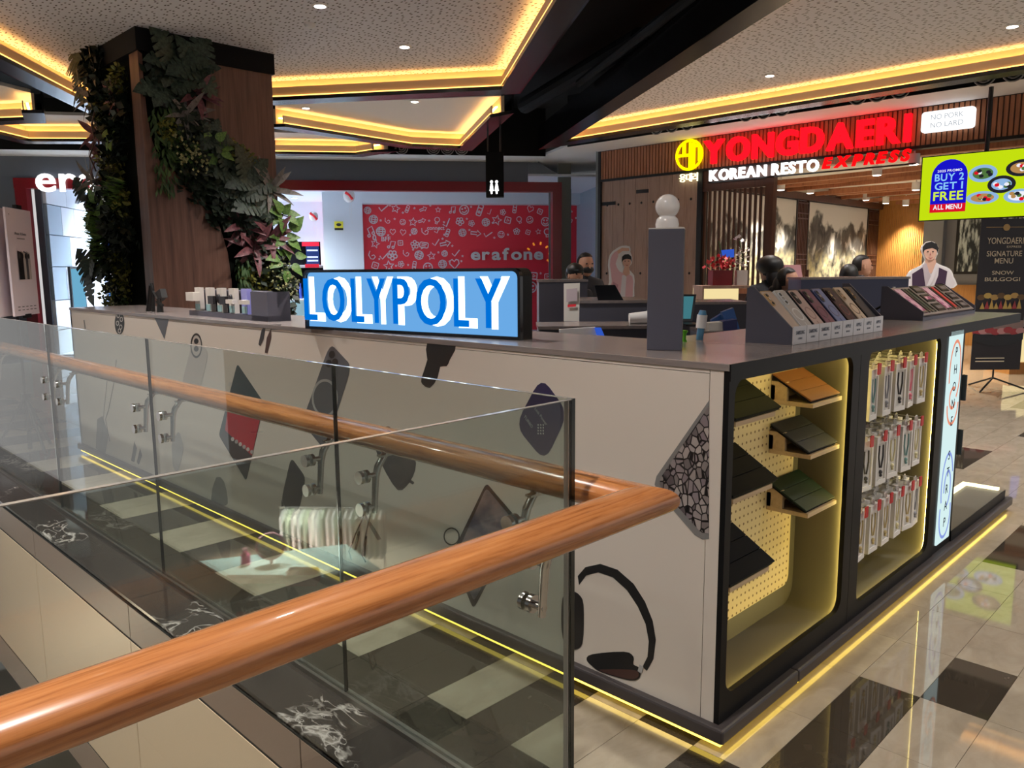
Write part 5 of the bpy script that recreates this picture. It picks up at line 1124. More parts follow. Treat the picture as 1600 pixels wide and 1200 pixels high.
for r_, (zt_, xs_) in enumerate(rows_):
    for c_, x in enumerate(xs_):
        hkt = thing('peg_hook', 'steel peg hook, %s in the %s row of the strap niche' % (colname[c_], rowname[r_]), 'hook', (x, .2, zt_+.016), 0, 'peg hooks of the strap niche')
        B().tube([(x, .212, zt_+.018), (x, .02, zt_+.018), (x, .008, zt_+.026)], .0022, 6).build('rod', 'steel', hkt); B().box(x-.012, x+.012, .206, .211, zt_, zt_+.036).build('hook_plate', 'steel', hkt)
        tg = thing('hook_tag', 'small red plastic tag on the %s hook of the %s strap row' % (colname[c_], rowname[r_]), 'tag', (x, .012, zt_), 0, 'red tags on the strap hooks')
        B().prism([(x+a, .004, zt_+c) for a, c in rrect(.032, .046, .005, 3, .0, .002)], (0, .004, 0)).build('tag', 'tag_red', tg)
        for dpt in range(4):
            ci = rk.choice((0, 1, 2, 4, 5, 6, 0, 1, 2)) if (r_, c_) != (0, 3) else 3; y = .016+dpt*.044+rk.uniform(0, .006); ms = pack_proto(ci)
            t_ = thing('phone_strap_pack', 'white phone strap pack, %s from the front on the %s hook, %s row' % (('first', 'second', 'third', 'fourth')[dpt], colname[c_], rowname[r_]), 'strap pack', (x, y, zt_), rk.uniform(-.12, .12), 'hanging phone strap packs')
            for nm, me in zip(('carton', 'window', 'strap', 'hang_tab'), ms):
                if dpt and nm in ('strap', 'window'): continue
                o = bpy.data.objects.new(nm, me); COL.objects.link(o); o.parent = t_
rl_ = thing('hook_rail', 'short steel mounting bar at the top of the strap niche', 'rail', (1.28, .2, 1.14)); B().box(1.14, 1.42, .195, .209, 1.135, 1.15).build('bar', 'satin_steel', rl_)

# ================================================================== PILLAR WITH CAMERA, LEFT RACK, TRIPOD
a, b2 = V(.18, .42, 0), V(.24, .318, 0); du = (b2-a).normalized(); dn = V(-du.y, du.x, 0)
if dn.x < 0: dn = -dn
pil = thing('counter_pillar', 'square dark grey post standing on the counter corner', 'post', (.24, .38, KT))
MB().obox(a+UZ*KT, b2-a, dn*.075, UZ*.41).build('shaft', 'unit_grey', pil, bev=.002); MB().obox(a+UZ*(KT+.41), b2-a, dn*.075, UZ*.004).build('top_plate', 'off_white', pil)
cc = (a+b2)/2+dn*.037; cmr = thing('security_camera', 'white ball-shaped security camera on top of the grey post', 'camera', cc+UZ*(KT+.414))
B().lathe([(.038, 0), (.04, .012), (.036, .03), (.024, .042)], cc+UZ*(KT+.414), 22).build('base', 'white_gloss', cmr, smooth=50); B().sphere(cc+UZ*(KT+.414+.072), .041, 22, 14).build('ball', 'white_gloss', cmr, smooth=60); 
lens_d = (CAM-cc); lens_d.z = 0; B().box(cc.x+.03, cc.x+.055, cc.y-.03, cc.y-.02, KT+.414, KT+.418).build('cable', 'white', cmr)
# left rack with small boxed gadgets
q0, q1 = pz(296, 492, KT), pz(419, 503, KT); ru = (q1-q0); RLn = ru.length; ru.normalize(); rn = V(-ru.y, ru.x, 0)
if rn.x < 0: rn = -rn
rk_ = thing('gadget_rack', 'dark grey stepped rack with boxed gadgets before the plant column', 'display rack', (q0+q1)/2)
MB().obox(q0, ru*RLn, rn*.14, UZ*.03).build('base', 'unit_grey', rk_); MB().obox(q0+rn*.06, ru*RLn, rn*.08, UZ*.165).build('back_board', 'unit_grey', rk_); MB().obox(q0+ru*(RLn-.2), ru*.2, rn*.14, UZ*.165).build('end_block', 'unit_grey', rk_)
mat('gad_white', (222, 214, 204), .4); mat('gad_holo', (150, 150, 220), .2); mat('gad_black', (28, 28, 34), .4); mat('gad_mint', (150, 190, 190), .3)
for k in range(5):
    c = q0 + ru*(.06+k*.17); t_ = thing('boxed_gadget', ('white boxed gadget with a big cube, leftmost', 'boxed gadget with a square hole, second', 'boxed gadget with a black oval, third', 'boxed gadget with white bar, fourth', 'shiny violet boxed gadget, rightmost')[k]+' on the dark grey rack', 'gadget box', c+UZ*.03, 0, 'boxed gadgets on the rack')
    MB().obox(c+UZ*.03+rn*.02, ru*.075, rn*.03, UZ*.15).build('carton', ('gad_white', 'gad_white', 'gad_white', 'gad_white', 'gad_holo')[k], t_)
    MB().obox(c+UZ*.035+rn*.016+ru*.008, ru*.06, rn*.004, UZ*.04).build('label', 'gad_mint', t_)
    if k == 0: MB().obox(c+UZ*.095-rn*.03-ru*.025, ru*.12, rn*.05, UZ*.055).build('cube', 'gad_white', t_)
    elif k in (1, 2): MB().obox(c+UZ*.08+ru*.075, ru*.08, rn*.05, UZ*.05).build('pouch', 'gad_black', t_)
    else: MB().obox(c+UZ*.09-rn*.02+ru*.04, ru*.09, rn*.03, UZ*.025).build('bar', 'gad_white', t_); 
    if k in (2, 3): B().sphere(c+UZ*.115+rn*.014+ru*.04, (.015, .015, .03), 10, 8).build('oval', 'gad_black', t_, smooth=60)
c = pz(240, 487, KT); tp = thing('phone_mount', 'black car phone mount with folded legs on the counter by the column', 'phone mount', c)
B().tube([c, c+ru*.02+UZ*.14, c+ru*.0+UZ*.2], [.012, .01, .012], 8).build('leg', 'black', tp, smooth=50); B().tube([c-ru*.12, c-ru*.03+UZ*.19], [.014, .010], 8).build('leg', 'black', tp, smooth=50); B().tube([c-ru*.07, c-ru*.0+UZ*.17], [.012, .010], 8).build('leg', 'black', tp, smooth=50)
hd = MB().obox(c+ru*.08+UZ*.075, ru*.1+UZ*.03, rn*.04, UZ*.06-ru*.03); hd.build('clamp', 'black', tp); B().tube([c+ru*.13, c+ru*.13+UZ*.1], [.025, .012], 10).build('suction_foot', 'black', tp, smooth=50); B().tube([c+UZ*.16, c+ru*.1+UZ*.09], .008, 6).build('arm', 'black', tp); B().tube([c+ru*.08+UZ*.07, c+ru*.18+UZ*.05], .012, 6).build('arm', 'black', tp)

# ================================================================== HANGING TOILET SIGN
c = pd(773, 274, 10.8); c.z = pd(773, 307, 10.8).z
t_ = thing('hanging_sign', 'black hanging box sign with white toilet figures', 'sign', c)
fu = V(.7035, -.7107, 0); fn = V(-.7107, -.7035, 0)          # right and towards the viewer
MB().obox(c-fu*.122, fu*.245, -fn*.15, UZ*.6).build('box', 'matte_black', t_, bev=.004)
for s_ in (-.09, .08): B().cyl(c+fu*s_-fn*.05+UZ*.6, c+fu*s_-fn*.05+V(0, 0, 4.4-c.z), .012, n=8).build('rod', 'black', t_)
for s_ in (-.045, .025):
    fg = B(); q = c+fu*s_+fn*.003
    fg.prism([q+fu*(.02*math.cos(R(a)))+UZ*(.2+.02*math.sin(R(a))) for a in range(0, 360, 40)], fn*.003)
    fg.prism([q+fu*x*1.3+UZ*z*1.3 for x, z in ((-.022, .06), (-.01, .135), (.01, .135), (.022, .06), (.01, .06), (.008, .03), (-.008, .03), (-.01, .06))], fn*.003)
    fg.build('figure', 'sign_white2', t_)

# ================================================================== HANGING TELEVISION
TVX = 8.6
def tvp(u, v_, d=0.0): return px(u, v_, TVX-d)
y0t, y1t, z0t, z1t = 2.27, .93, 2.065, 2.82
t_ = thing('hanging_tv', 'lime green promotion screen hanging before the restaurant', 'television', (TVX, 1.6, 2.07))
B().box(TVX, TVX+.05, y1t-.012, y0t+.012, z0t-.012, z1t+.012).build('bezel', 'black', t_); B().cyl((TVX+.08, 1.6, 2.7), (TVX+.08, 1.6, 3.6), .025, n=10).build('hanger_pole', 'black', t_); B().box(TVX+.05, TVX+.08, 1.4, 1.8, 2.3, 2.7).build('wall_plate', 'black', t_)
emit('tv_lime', (196, 224, 16), 1.0); emit('tv_deep', (24, 20, 200), 1.0); emit('tv_sky', (140, 200, 250), 1.0); emit('tv_limetext', (214, 240, 60), 1.0); emit('tv_alert', (220, 20, 40), 1.0); emit('tv_plate', (150, 190, 235), .9); emit('tv_food', (200, 150, 90), .8); emit('tv_pan', (40, 40, 48), .8); emit('tv_white', (240, 240, 250), 1.0); emit('tv_greenfood', (90, 130, 70), .8)
sc_ = B().box(TVX-.003, TVX, y1t, y0t, z0t, z1t).build('screen', 'tv_lime', t_)
def tvpoly(pts, mt, d, nm='screen_print'): B().prism([V(TVX-d, y, z) for y, z in pts], (.0006, 0, 0)).build(nm, mt, sc_)
tag_y0, tag_y1 = tvp(1455, 290).y, tvp(1511, 290).y; cy_ = (tag_y0+tag_y1)/2; hw = (tag_y0-tag_y1)/2; zt_ = tvp(1483, 249).z; zb_ = tvp(1483, 326).z
tvpoly([(cy_+hw, zb_)]+[(cy_+hw*math.cos(R(a)), zt_-hw+hw*math.sin(R(a))) for a in range(0, 181, 15)]+[(cy_-hw, zb_)], 'tv_deep', .004)
tvpoly([(cy_+hw, zb_-.04), (cy_+hw, zb_+.06), (cy_-hw, zb_+.06), (cy_-hw, zb_-.04)], 'tv_alert', .005)
for tx, zz, h_, w_, mt_ in [('2025 PROMO', .505, .028, .27, 'tv_white'), ('BUY 2', .395, .085, .32, 'tv_sky'), ('GET 1', .285, .085, .31, 'tv_sky'), ('FREE', .15, .105, .33, 'tv_limetext'), ('ALL MENU', .035, .058, .32, 'tv_white')]:
    letters(sc_, tx, (TVX-.0062, cy_+w_/2, zb_-.04+zz*(zt_-zb_+.04)/.66), (0, -1, 0), UZ, h_, w_, .0004, mt_, 'screen_letter', .02)
def tvell(u, v_, rx, rz, mt, d): q = tvp(u, v_); tvpoly([(q.y+rx*math.cos(R(a)), q.z+rz*math.sin(R(a))) for a in range(0, 360, 15)], mt, d)
for (u, v_, rx, rz, a_, b_) in [(1536, 271, .15, .10, 'tv_plate', 'tv_greenfood'), (1535, 309, .17, .075, 'tv_plate', 'tv_food'), (1593, 306, .16, .08, 'tv_plate', 'tv_white'), (1597, 262, .16, .095, 'tv_pan', 'tv_food'), (1565, 288, .145, .10, 'tv_pan', 'tv_plate')]:
    dd = .0045 if a_ == 'tv_plate' else .006; tvell(u, v_, rx, rz, a_, dd); tvell(u, v_, rx*.72, rz*.65, b_, dd+.0008)
    for k in range(9): tvell(u+random.uniform(-12, 12), v_+random.uniform(-5, 5), .025, .02, random.choice(('tv_food', 'tv_greenfood', 'tv_white', 'tv_pan', 'tv_alert')), dd+.0016+k*.0002)

# ================================================================== STANDING BANNER
BD = 9.6
def bn(u, v_, d=0.0): return pd(u, v_, BD) + fn*d
o_ = pd(1516, 578, BD); BWd = .60; Hb = pd(1516, 344, BD).z-o_.z
bt = thing('menu_banner', 'tall dark standing menu banner with a bowl of meat at the bottom', 'banner', V(o_.x, o_.y, 0)+fu*.3)
def bq(x, z, d=.004): return o_ + fu*x + UZ*z + fn*d
mat('banner_dark', (34, 30, 34), .5, emis=(34, 30, 34), es=.12); mat('banner_gold', (196, 160, 90), .4); mat('banner_text', (226, 214, 186), .4); mat('meat', (170, 60, 66), .4); mat('meat_light', (206, 150, 150), .4); mat('smoke', (150, 128, 124), .5); mat('bowl', (24, 22, 24), .3); mat('food_yellow', (206, 176, 96), .5); mat('food_brown', (110, 84, 50), .5)
sh_ = MB().obox(bq(0, 0, 0), fu*BWd, -fn*.008, UZ*Hb).build('sheet', 'banner_dark', bt)
zof = lambda v_: pd(1550, v_, BD).z-o_.z
for tx, v_, h_, w_ in [('YONGDAERI', 382, .075, .43), ('SIGNATURE', 401, .065, .42), ('MENU', 412, .065, .22), ('SNOW', 429, .045, .26), ('BULGOGI', 439, .045, .42)]:
    text_mb(tx, bq(BWd*.5, zof(v_)), fu, UZ, h_, w_, .0006, .005, align='C').build('lettering', 'banner_text', sh_, recalc=False)
text_mb('EXPRESS', bq(BWd*.68, zof(388)), fu, UZ, .025, .17, .0006, 0, align='C').build('lettering', 'banner_text', sh_, recalc=False)
MB().obox(bq(.06, zof(357)), fu*.48, fn*.001, UZ*.006).build('rule', 'banner_gold', sh_); MB().prism([bq(.3+.04*math.cos(R(a)), zof(357)+.04*math.sin(R(a)), .006) for a in range(0, 360, 20)], fn*.002).build('seal', 'banner_gold', sh_)
def bpoly(pts, mt, d): MB().prism([bq(x, z, d) for x, z in pts], fn*.0005).build('picture', mt, sh_)
z1_, z2_, z3_ = zof(478), zof(500), zof(548)
for k in range(7): x = .06+k*.08; bpoly([(x+.05*math.cos(R(a)), zof(464)+.035*math.sin(R(a))+.02*(k % 2)) for a in range(0, 360, 40)], ('food_brown', 'food_yellow', 'banner_gold')[k % 3], .006+k*.0004)
for k in range(9): x = .08+k*.055; bpoly([(x-.03, z1_-.03), (x, z1_+.05+.02*(k % 3)), (x+.03, z1_-.03)], ('food_yellow', 'meat', 'food_yellow')[k % 3], .009+k*.0004)
bpoly([(0, zof(522)), (BWd, zof(522)), (BWd, z2_), (0, z2_)], 'smoke', .005)
for k in range(8): x = .04+k*.075; bpoly([(x+.06*math.cos(R(a)), zof(518)+.04*math.sin(R(a))+.012*(k % 3)) for a in range(0, 360, 40)], ('meat', 'meat_light')[k % 3 == 1], .008+k*.0005)
bpoly([(.0, zof(520)), (.1, zof(522)), (.3, zof(525)), (.5, zof(522)), (BWd, zof(519)), (BWd, zof(530)), (.45, zof(540)), (.2, zof(540)), (0, zof(532))], 'bowl', .013)
for v_ in (560, 565): MB().obox(bq(.05, zof(v_)), fu*.35, fn*.001, UZ*.012).build('fine_print', 'banner_text', sh_)
B().cyl(bq(.3, 0, -.03), bq(.3, Hb, -.03), .012, n=8).build('pole', 'black', bt)
ft = V(bq(.3, 0, -.03).x, bq(.3, 0, -.03).y, .03)
for a in (20, 140, 260):
    e = ft + (fu*math.cos(R(a))+fn*math.sin(R(a)))*.38; e.z = .012; B().tube([V(ft.x, ft.y, o_.z+.02), ft+UZ*.12, e], .011, 6).build('leg', 'black', bt)

# ================================================================== PRINTED CUT-OUT FIGURES
def cutout(nm, lab, D, layers, base_v, foot_u):
    b0 = pd(foot_u, base_v, D); t_ = thing(nm, lab, 'standee', V(b0.x, b0.y, 0))
    for k, (pix, mt, sm) in enumerate(layers):
        P = [V(u, v_) for u, v_ in pix]
        if sm: P = [V(*p) for p in poly_smooth(pix, sm)]
        pts = [pd(p.x, p.y, D)+fn*(.001*k) for p in P]
        MB().prism(pts, -fn*(.008 if k == 0 else .0006)).build('board' if k == 0 else 'print', mt, t_)
    if True: MB().obox(V(b0.x, b0.y, 0)-fu*.2-fn*.02, fu*.4, -fn*.25, UZ*.01).obox(V(b0.x, b0.y, 0)-fu*.02-fn*.012, fu*.04, -fn*.012, UZ*b0.z).build('stand', 'white', t_)
mat('vest', (64, 42, 66), .4); mat('shirt', (222, 216, 218), .5); mat('shirt_shadow', (190, 176, 182), .5); mat('pink_shirt', (222, 178, 182), .5); mat('pink_dark', (196, 144, 150), .5); mat('lips', (170, 84, 84), .5); mat('skin_light', (214, 170, 148), .5)
ear = lambda u, v_, rx, ry, n_=16: [(u+rx*math.cos(R(a)), v_+ry*math.sin(R(a))) for a in range(0, 360, 360//n_)]
cutout('vest_standee', 'cut-out photo figure in a purple vest behind the sloped strap stand', 7.4, [
    ([(1416, 450), (1418, 428), (1428, 420), (1440, 414), (1445, 407), (1441, 398), (1439, 388), (1445, 380), (1454, 377), (1463, 381), (1467, 390), (1464, 400), (1461, 408), (1468, 413), (1484, 420), (1490, 432), (1490, 450)], 'white', 3),
    ([(1418, 450), (1420, 430), (1430, 422), (1444, 415), (1464, 415), (1482, 422), (1488, 434), (1488, 450)], 'shirt', 2),
    ([(1425, 450), (1425, 428), (1441, 418), (1448, 440), (1450, 450)], 'vest', 0), ([(1458, 450), (1466, 430), (1467, 418), (1480, 424), (1476, 450)], 'vest', 0),
    ([(1447, 402), (1460, 402), (1462, 414), (1454, 428), (1446, 414)], 'skin_light', 2), ([(1441, 414), (1447, 411), (1455, 436), (1452, 450), (1446, 450)], 'shirt_shadow', 0), ([(1462, 411), (1467, 415), (1458, 438), (1450, 450), (1447, 448)], 'shirt', 0),
    (ear(1453, 394, 10, 13), 'skin_light', 0), ([(1441.5, 396), (1441, 386), (1446, 379.5), (1455, 377.5), (1463, 381), (1466, 388), (1465, 396), (1462.5, 390), (1456, 387.5), (1448, 389), (1444, 391)], 'hair', 0),
    (ear(1449, 393, 1.6, .9, 8), 'hair', 0), (ear(1457, 393, 1.6, .9, 8), 'hair', 0), ([(1452.5, 394), (1454, 399), (1452, 399)], 'lips', 0), ([(1449, 402), (1453, 403), (1457, 402), (1453, 404.6)], 'lips', 0)], 450, 1453)
cutout('pink_standee', 'cut-out photo figure in a pink shirt with one arm over the head', 7.9, [
    ([(948, 472), (952, 440), (950, 415), (953, 398), (962, 389), (972, 384), (984, 385), (985, 394), (988, 402), (987, 412), (982, 420), (991, 430), (991, 450), (987, 472)], 'white', 2),
    ([(951, 472), (956, 440), (953, 414), (956, 399), (964, 392), (966, 400), (962, 412), (968, 424), (978, 428), (988, 432), (989, 450), (984, 472)], 'pink_shirt', 2),
    ([(972, 430), (979, 430), (976, 472), (968, 472)], 'shirt', 0), ([(958, 440), (966, 445), (962, 472), (954, 472)], 'pink_dark', 0),
    ([(964, 392), (972, 387), (983, 388), (983, 392), (973, 392), (966, 397)], 'skin_light', 0), ([(976, 416), (983, 416), (984, 428), (978, 432), (973, 426)], 'skin_light', 0), (ear(979, 409, 6.5, 9), 'skin_light', 0),
    ([(971.5, 410), (972, 401), (976, 397.5), (982, 397), (986.5, 401), (987, 410), (985, 405.5), (979, 404.5), (974, 406)], 'hair', 0), (ear(976.5, 408, 1.1, .7, 8), 'hair', 0), (ear(982, 408, 1.1, .7, 8), 'hair', 0), ([(977, 413.5), (979.5, 414.2), (982, 413.5), (979.5, 415.5)], 'lips', 0)], 472, 970)

# ================================================================== POSTER ON TRIPOD
P0, P1 = pd(7, 323, 6.05), pd(47, 330, 6.5); Q0, Q1 = pd(20, 496, 6.05), pd(64, 491, 6.5)
up_ = V(P1.x-P0.x, P1.y-P0.y, 0); W_ = up_.length; up_.normalize(); z_t, z_b = (P0.z+P1.z)/2, (Q0.z+Q1.z)/2; pn = V(up_.y, -up_.x, 0)
if pn.dot(CAM-P0) < 0: pn = -pn
orig = V(P0.x, P0.y, z_b); pt_ = thing('poster_stand', 'white phone advertising poster on a black tripod at the left edge', 'poster', V(orig.x, orig.y, 0)+up_*W_/2)
mat('poster_white', (238, 226, 232), .4); mat('poster_text', (90, 84, 90), .5)
pb = MB().obox(orig, up_*W_, -pn*.015, UZ*(z_t-z_b)).build('poster_board', 'poster_white', pt_); MB().obox(orig-pn*.08-up_*.06, up_*W_, -pn*.015, UZ*(z_t-z_b)).build('rear_board', 'poster_white', pt_)
pq = lambda x, z, d=.002: orig+up_*(x*W_)+UZ*(z*(z_t-z_b))+pn*d
text_mb('iPhone 16 Series', pq(.5, .755), up_, UZ, None, W_*.45, .0006, .0, align='C').build('lettering', 'poster_text', pb, recalc=False); MB().obox(pq(.35, .72), up_*(W_*.3), pn*.0006, UZ*.006).build('lettering', 'poster_text', pb)
MB().prism([pq(.12+.012*math.cos(R(a)), .94+.006*math.sin(R(a))) for a in range(0, 360, 40)], pn*.0006).build('logo', 'poster_text', pb)
mat('phone_a', (34, 32, 36), .3); mat('phone_b', (190, 182, 178), .3); mat('phone_c', (90, 86, 90), .3)
for k in range(4):
    x0 = .30+k*.12; a_ = MB().prism([pq(x0+x, .34+z, .003+.0008*(3-k)) for x, z in [(0, 0), (.2-k*.02, 0), (.2-k*.02, .25), (0, .27)]], pn*.0006).build('phone_picture', ('phone_a', 'phone_b', 'phone_c', 'phone_b')[k], pb)
    MB().prism([pq(x0+.06+.035*math.cos(R(a)), .56+.025*math.sin(R(a)), .0068) for a in range(0, 360, 30)], pn*.0006).build('phone_picture', 'phone_c' if k == 0 else 'phone_a', pb)
for r_ in range(2):
    for k in range(5): MB().obox(pq(.14+k*.16, .08-r_*.03), up_*(W_*.09), pn*.0006, UZ*.006).build('lettering', 'poster_text', pb)
for z in (1.0, -.025): MB().obox(pq(.4, z, -.02), up_*(W_*.2), pn*.03, UZ*.03).build('clip', 'black', pt_)
tb = pz(48, 705, 0); tb = V(tb.x, tb.y, 0); cpt = V((orig+up_*W_*.5).x, (orig+up_*W_*.5).y, 0)-pn*.05
B().cyl(V(tb.x, tb.y, .3), V(tb.x, tb.y, z_t), .012, n=8).build('pole', 'black', pt_); B().box(tb.x-.03, tb.x+.03, tb.y-.03, tb.y+.03, .44, .5).build('collar', 'black', pt_)
for a in (40, 160, 280):
    e = tb+V(.26*math.cos(R(a)), .26*math.sin(R(a)), .01); B().tube([tb+UZ*.47, e], .012, 6).build('leg', 'black', pt_); B().tube([tb+UZ*.18, tb*.5+e*.5+UZ*.2], .006, 5).build('strut', 'black', pt_)
B().tube([tb+UZ*.47, tb+UZ*.02], .016, 6).build('centre_column', 'black', pt_)

# ================================================================== INSIDE THE KIOSK
def fbox(u0, u1, vt, D, dep, zb=0.0):                   # box facing the viewer: top-left/right pixels at depth D
    a, b2 = pd(u0, vt, D), pd(u1, vt, D); z = a.z; a = V(a.x, a.y, zb); b2 = V(b2.x, b2.y, zb); u_ = (b2-a); nn = V(-u_.y, u_.x, 0).normalized()
    if nn.dot(CAM-a) > 0: nn = -nn
    return MB().obox(a, u_, nn*dep, UZ*(z-zb)), a, u_, nn, z
mat('unit_dark', (60, 60, 72), .45); mat('unit_navy', (58, 66, 98), .45)
def island(nm, lab, u0, u1, vt, D, dep, mt='unit_grey'):
    mb, a, u_, nn, z = fbox(u0, u1, vt, D, dep); t_ = thing(nm, lab, 'counter', a+u_/2+nn*dep/2); mb.build('body', mt, t_)
    MB().obox(a+UZ*z-nn*.012-u_*.01, u_*1.02, nn*(dep+.02), UZ*.018).build('top', 'counter_grey', t_); return a, u_, nn, z
island('island_counter', 'grey island counter behind the right end of the blue sign', 842, 918, 441, 6.0, .5)
aI, uI, nI, zI = island('island_counter', 'lower grey counter block left of the grey post', 905, 1012, 474, 5.0, .6)
island('island_counter', 'low front grey counter behind the blue sign', 842, 1015, 515, 4.3, .35)
aN, uN, nN, zN = island('back_counter', 'long navy grey counter wall behind the phone case stand', 1252, 1420, 437, 6.4, .3, 'unit_navy')
island('back_counter', 'dark blue grey counter left of the phone case stand', 1062, 1170, 476, 5.6, .5, 'unit_dark')
def slab_at(nm, lab, cat, pix, D, th, mt, part='board', back=True):
    pts = [pd(u, v_, D) for u, v_ in pix]; c = sum(pts, V(0, 0, 0))/len(pts); t_ = thing(nm, lab, cat, V(c.x, c.y, min(p.z for p in pts)))
    MB().prism(pts, -fn*th).build(part, mt, t_); return t_, pts
t_, pts = slab_at('tablet_stand', 'black tablet on a stand atop the low grey block', 'tablet', [(929, 446), (961, 445), (976, 472), (936, 474)], 5.0, .02, 'screen_black', 'tablet')
c = pd(950, 472, 5.0); MB().obox(c-fu*.06-fn*.12, fu*.12, fn*.12, UZ*.01).build('foot', 'black', t_)
t_, pts = slab_at('acrylic_sign', 'upright clear white sign card beside the blue sign', 'sign', [(881, 443), (906, 442), (905, 502), (881, 502)], 4.8, .006, 'off_white', 'card')
MB().prism([pd(u, v_, 4.79) for u, v_ in ((887, 476), (900, 475), (900, 479), (887, 480))], fn*.001).build('red_print', 'red', t_); MB().prism([pd(u, v_, 4.79) for u, v_ in ((885, 452), (902, 450), (902, 470), (885, 472))], fn*.001).build('picture_print', 'shirt_shadow', t_)
t_, pts = slab_at('laptop', 'open laptop with a teal screen right of the grey post', 'laptop', [(1064, 460), (1088, 460), (1082, 502), (1062, 502)], 4.6, .012, 'screen_black', 'lid')
emit('screen_teal', (70, 130, 140), .8); MB().prism([pd(u, v_, 4.59) for u, v_ in ((1066, 463), (1084, 463), (1079, 498), (1064, 498))], fn*.001).build('display', 'screen_teal', t_); MB().prism([pd(u, v_, 4.6) for u, v_ in ((1060, 503), (1083, 503), (1083, 506), (1060, 506))], fn*.2).build('keyboard_base', 'black', t_)
t_, pts = slab_at('tilted_tray', 'tilted white tray with a blue lit tablet inside the kiosk', 'tray', [(874, 515), (930, 511), (940, 526), (905, 529), (874, 520)], 3.6, .02, 'white_gloss', 'tray')
MB().prism([pd(u, v_, 3.58) for u, v_ in ((929, 512), (939, 512), (946, 528), (934, 528))], -fn*.012).build('tablet', 'screen_blue', t_)
c = pd(997, 508, 4.42); c.z = pd(900, 515, 4.3).z+.018+.036; t_ = thing('paper_cup', 'white paper cup lying on its side left of the grey post', 'cup', c); B().tube([c+fu*.05+UZ*.002, c-fu*.05-UZ*.004], [.036, .03], 16).build('cup', 'white', t_, smooth=50); B().tube([c+fu*.053+UZ*.002, c+fu*.046+UZ*.002], .038, 16).build('rim', 'white_gloss', t_, smooth=50)
c = pz(1093, 531, KT); t_ = thing('spray_bottle', 'slim white and blue bottle on the counter by the laptop', 'bottle', c); dirv = UZ*.115+fu*.01; mat('bottle_sky', (90, 150, 190), .3)
B().tube([c, c+dirv*.45], .014, 10).build('handle', 'bottle_sky', t_, smooth=50); B().tube([c+dirv*.4, c+dirv*.85], .02, 12).build('body', 'white_gloss', t_, smooth=50); B().tube([c+dirv*.85, c+dirv], [.017, .012], 12).build('cap', 'bottle_sky', t_, smooth=50)
c = pz(1069, 534, KT); t_ = thing('green_clip', 'small bright green stand on the counter beside the grey post', 'clip', c); mat('lime', (96, 190, 30), .4); B().lathe([(.012, 0), (.006, .012), (.008, .03), (.014, .04)], c, 12).build('body', 'lime', t_, smooth=50); B().lathe([(.013, 0), (.013, .004)], c+UZ*.04, 12).build('rim', 'lime', t_)
mat('box_blue', (44, 92, 160), .4); mat('box_navy', (34, 40, 92), .4)
island('stock_desk', 'low dark desk under the clutter of blue boxes', 1098, 1168, 522, 4.95, .35, 'unit_dark')
for k, (pix, mt_, lab) in enumerate([([(1112, 500), (1130, 489), (1138, 521), (1116, 521)], 'box_blue', 'tilted bright blue box nearest the bottle'), ([(1128, 488), (1146, 481), (1158, 521), (1138, 521)], 'box_blue', 'bright blue box leaning on the others'), ([(1130, 502), (1152, 499), (1152, 520), (1131, 522)], 'box_navy', 'upright navy box'), ([(1108, 505), (1130, 503), (1130, 521), (1108, 521)], 'off_white', 'pale open carton')]):
    slab_at('stock_box', lab+' in the clutter left of the phone case stand', 'box', pix, (5.18, 5.12, 4.98, 5.0)[k], (.05, .05, .1, .1)[k], mt_, 'carton')
B().tube([pd(1375, 480, 5.5), pd(1392, 465, 5.3), pd(1396, 462, 5.2)], .012, 6)
t_ = thing('card_holder', 'white card holder with a thin black arm between the two stands', 'holder', pz(1393, 497, KT)); a = pz(1393, 497, KT); MB().obox(a, fu*.012, -fn*.01, UZ*.17).build('upright', 'white', t_); B().tube([a+UZ*.1, a-fu*.12+UZ*.03], .006, 6).build('arm', 'black', t_); MB().obox(a-fu*.1, fu*.12, -fn*.05, UZ*.012).build('foot', 'white', t_)

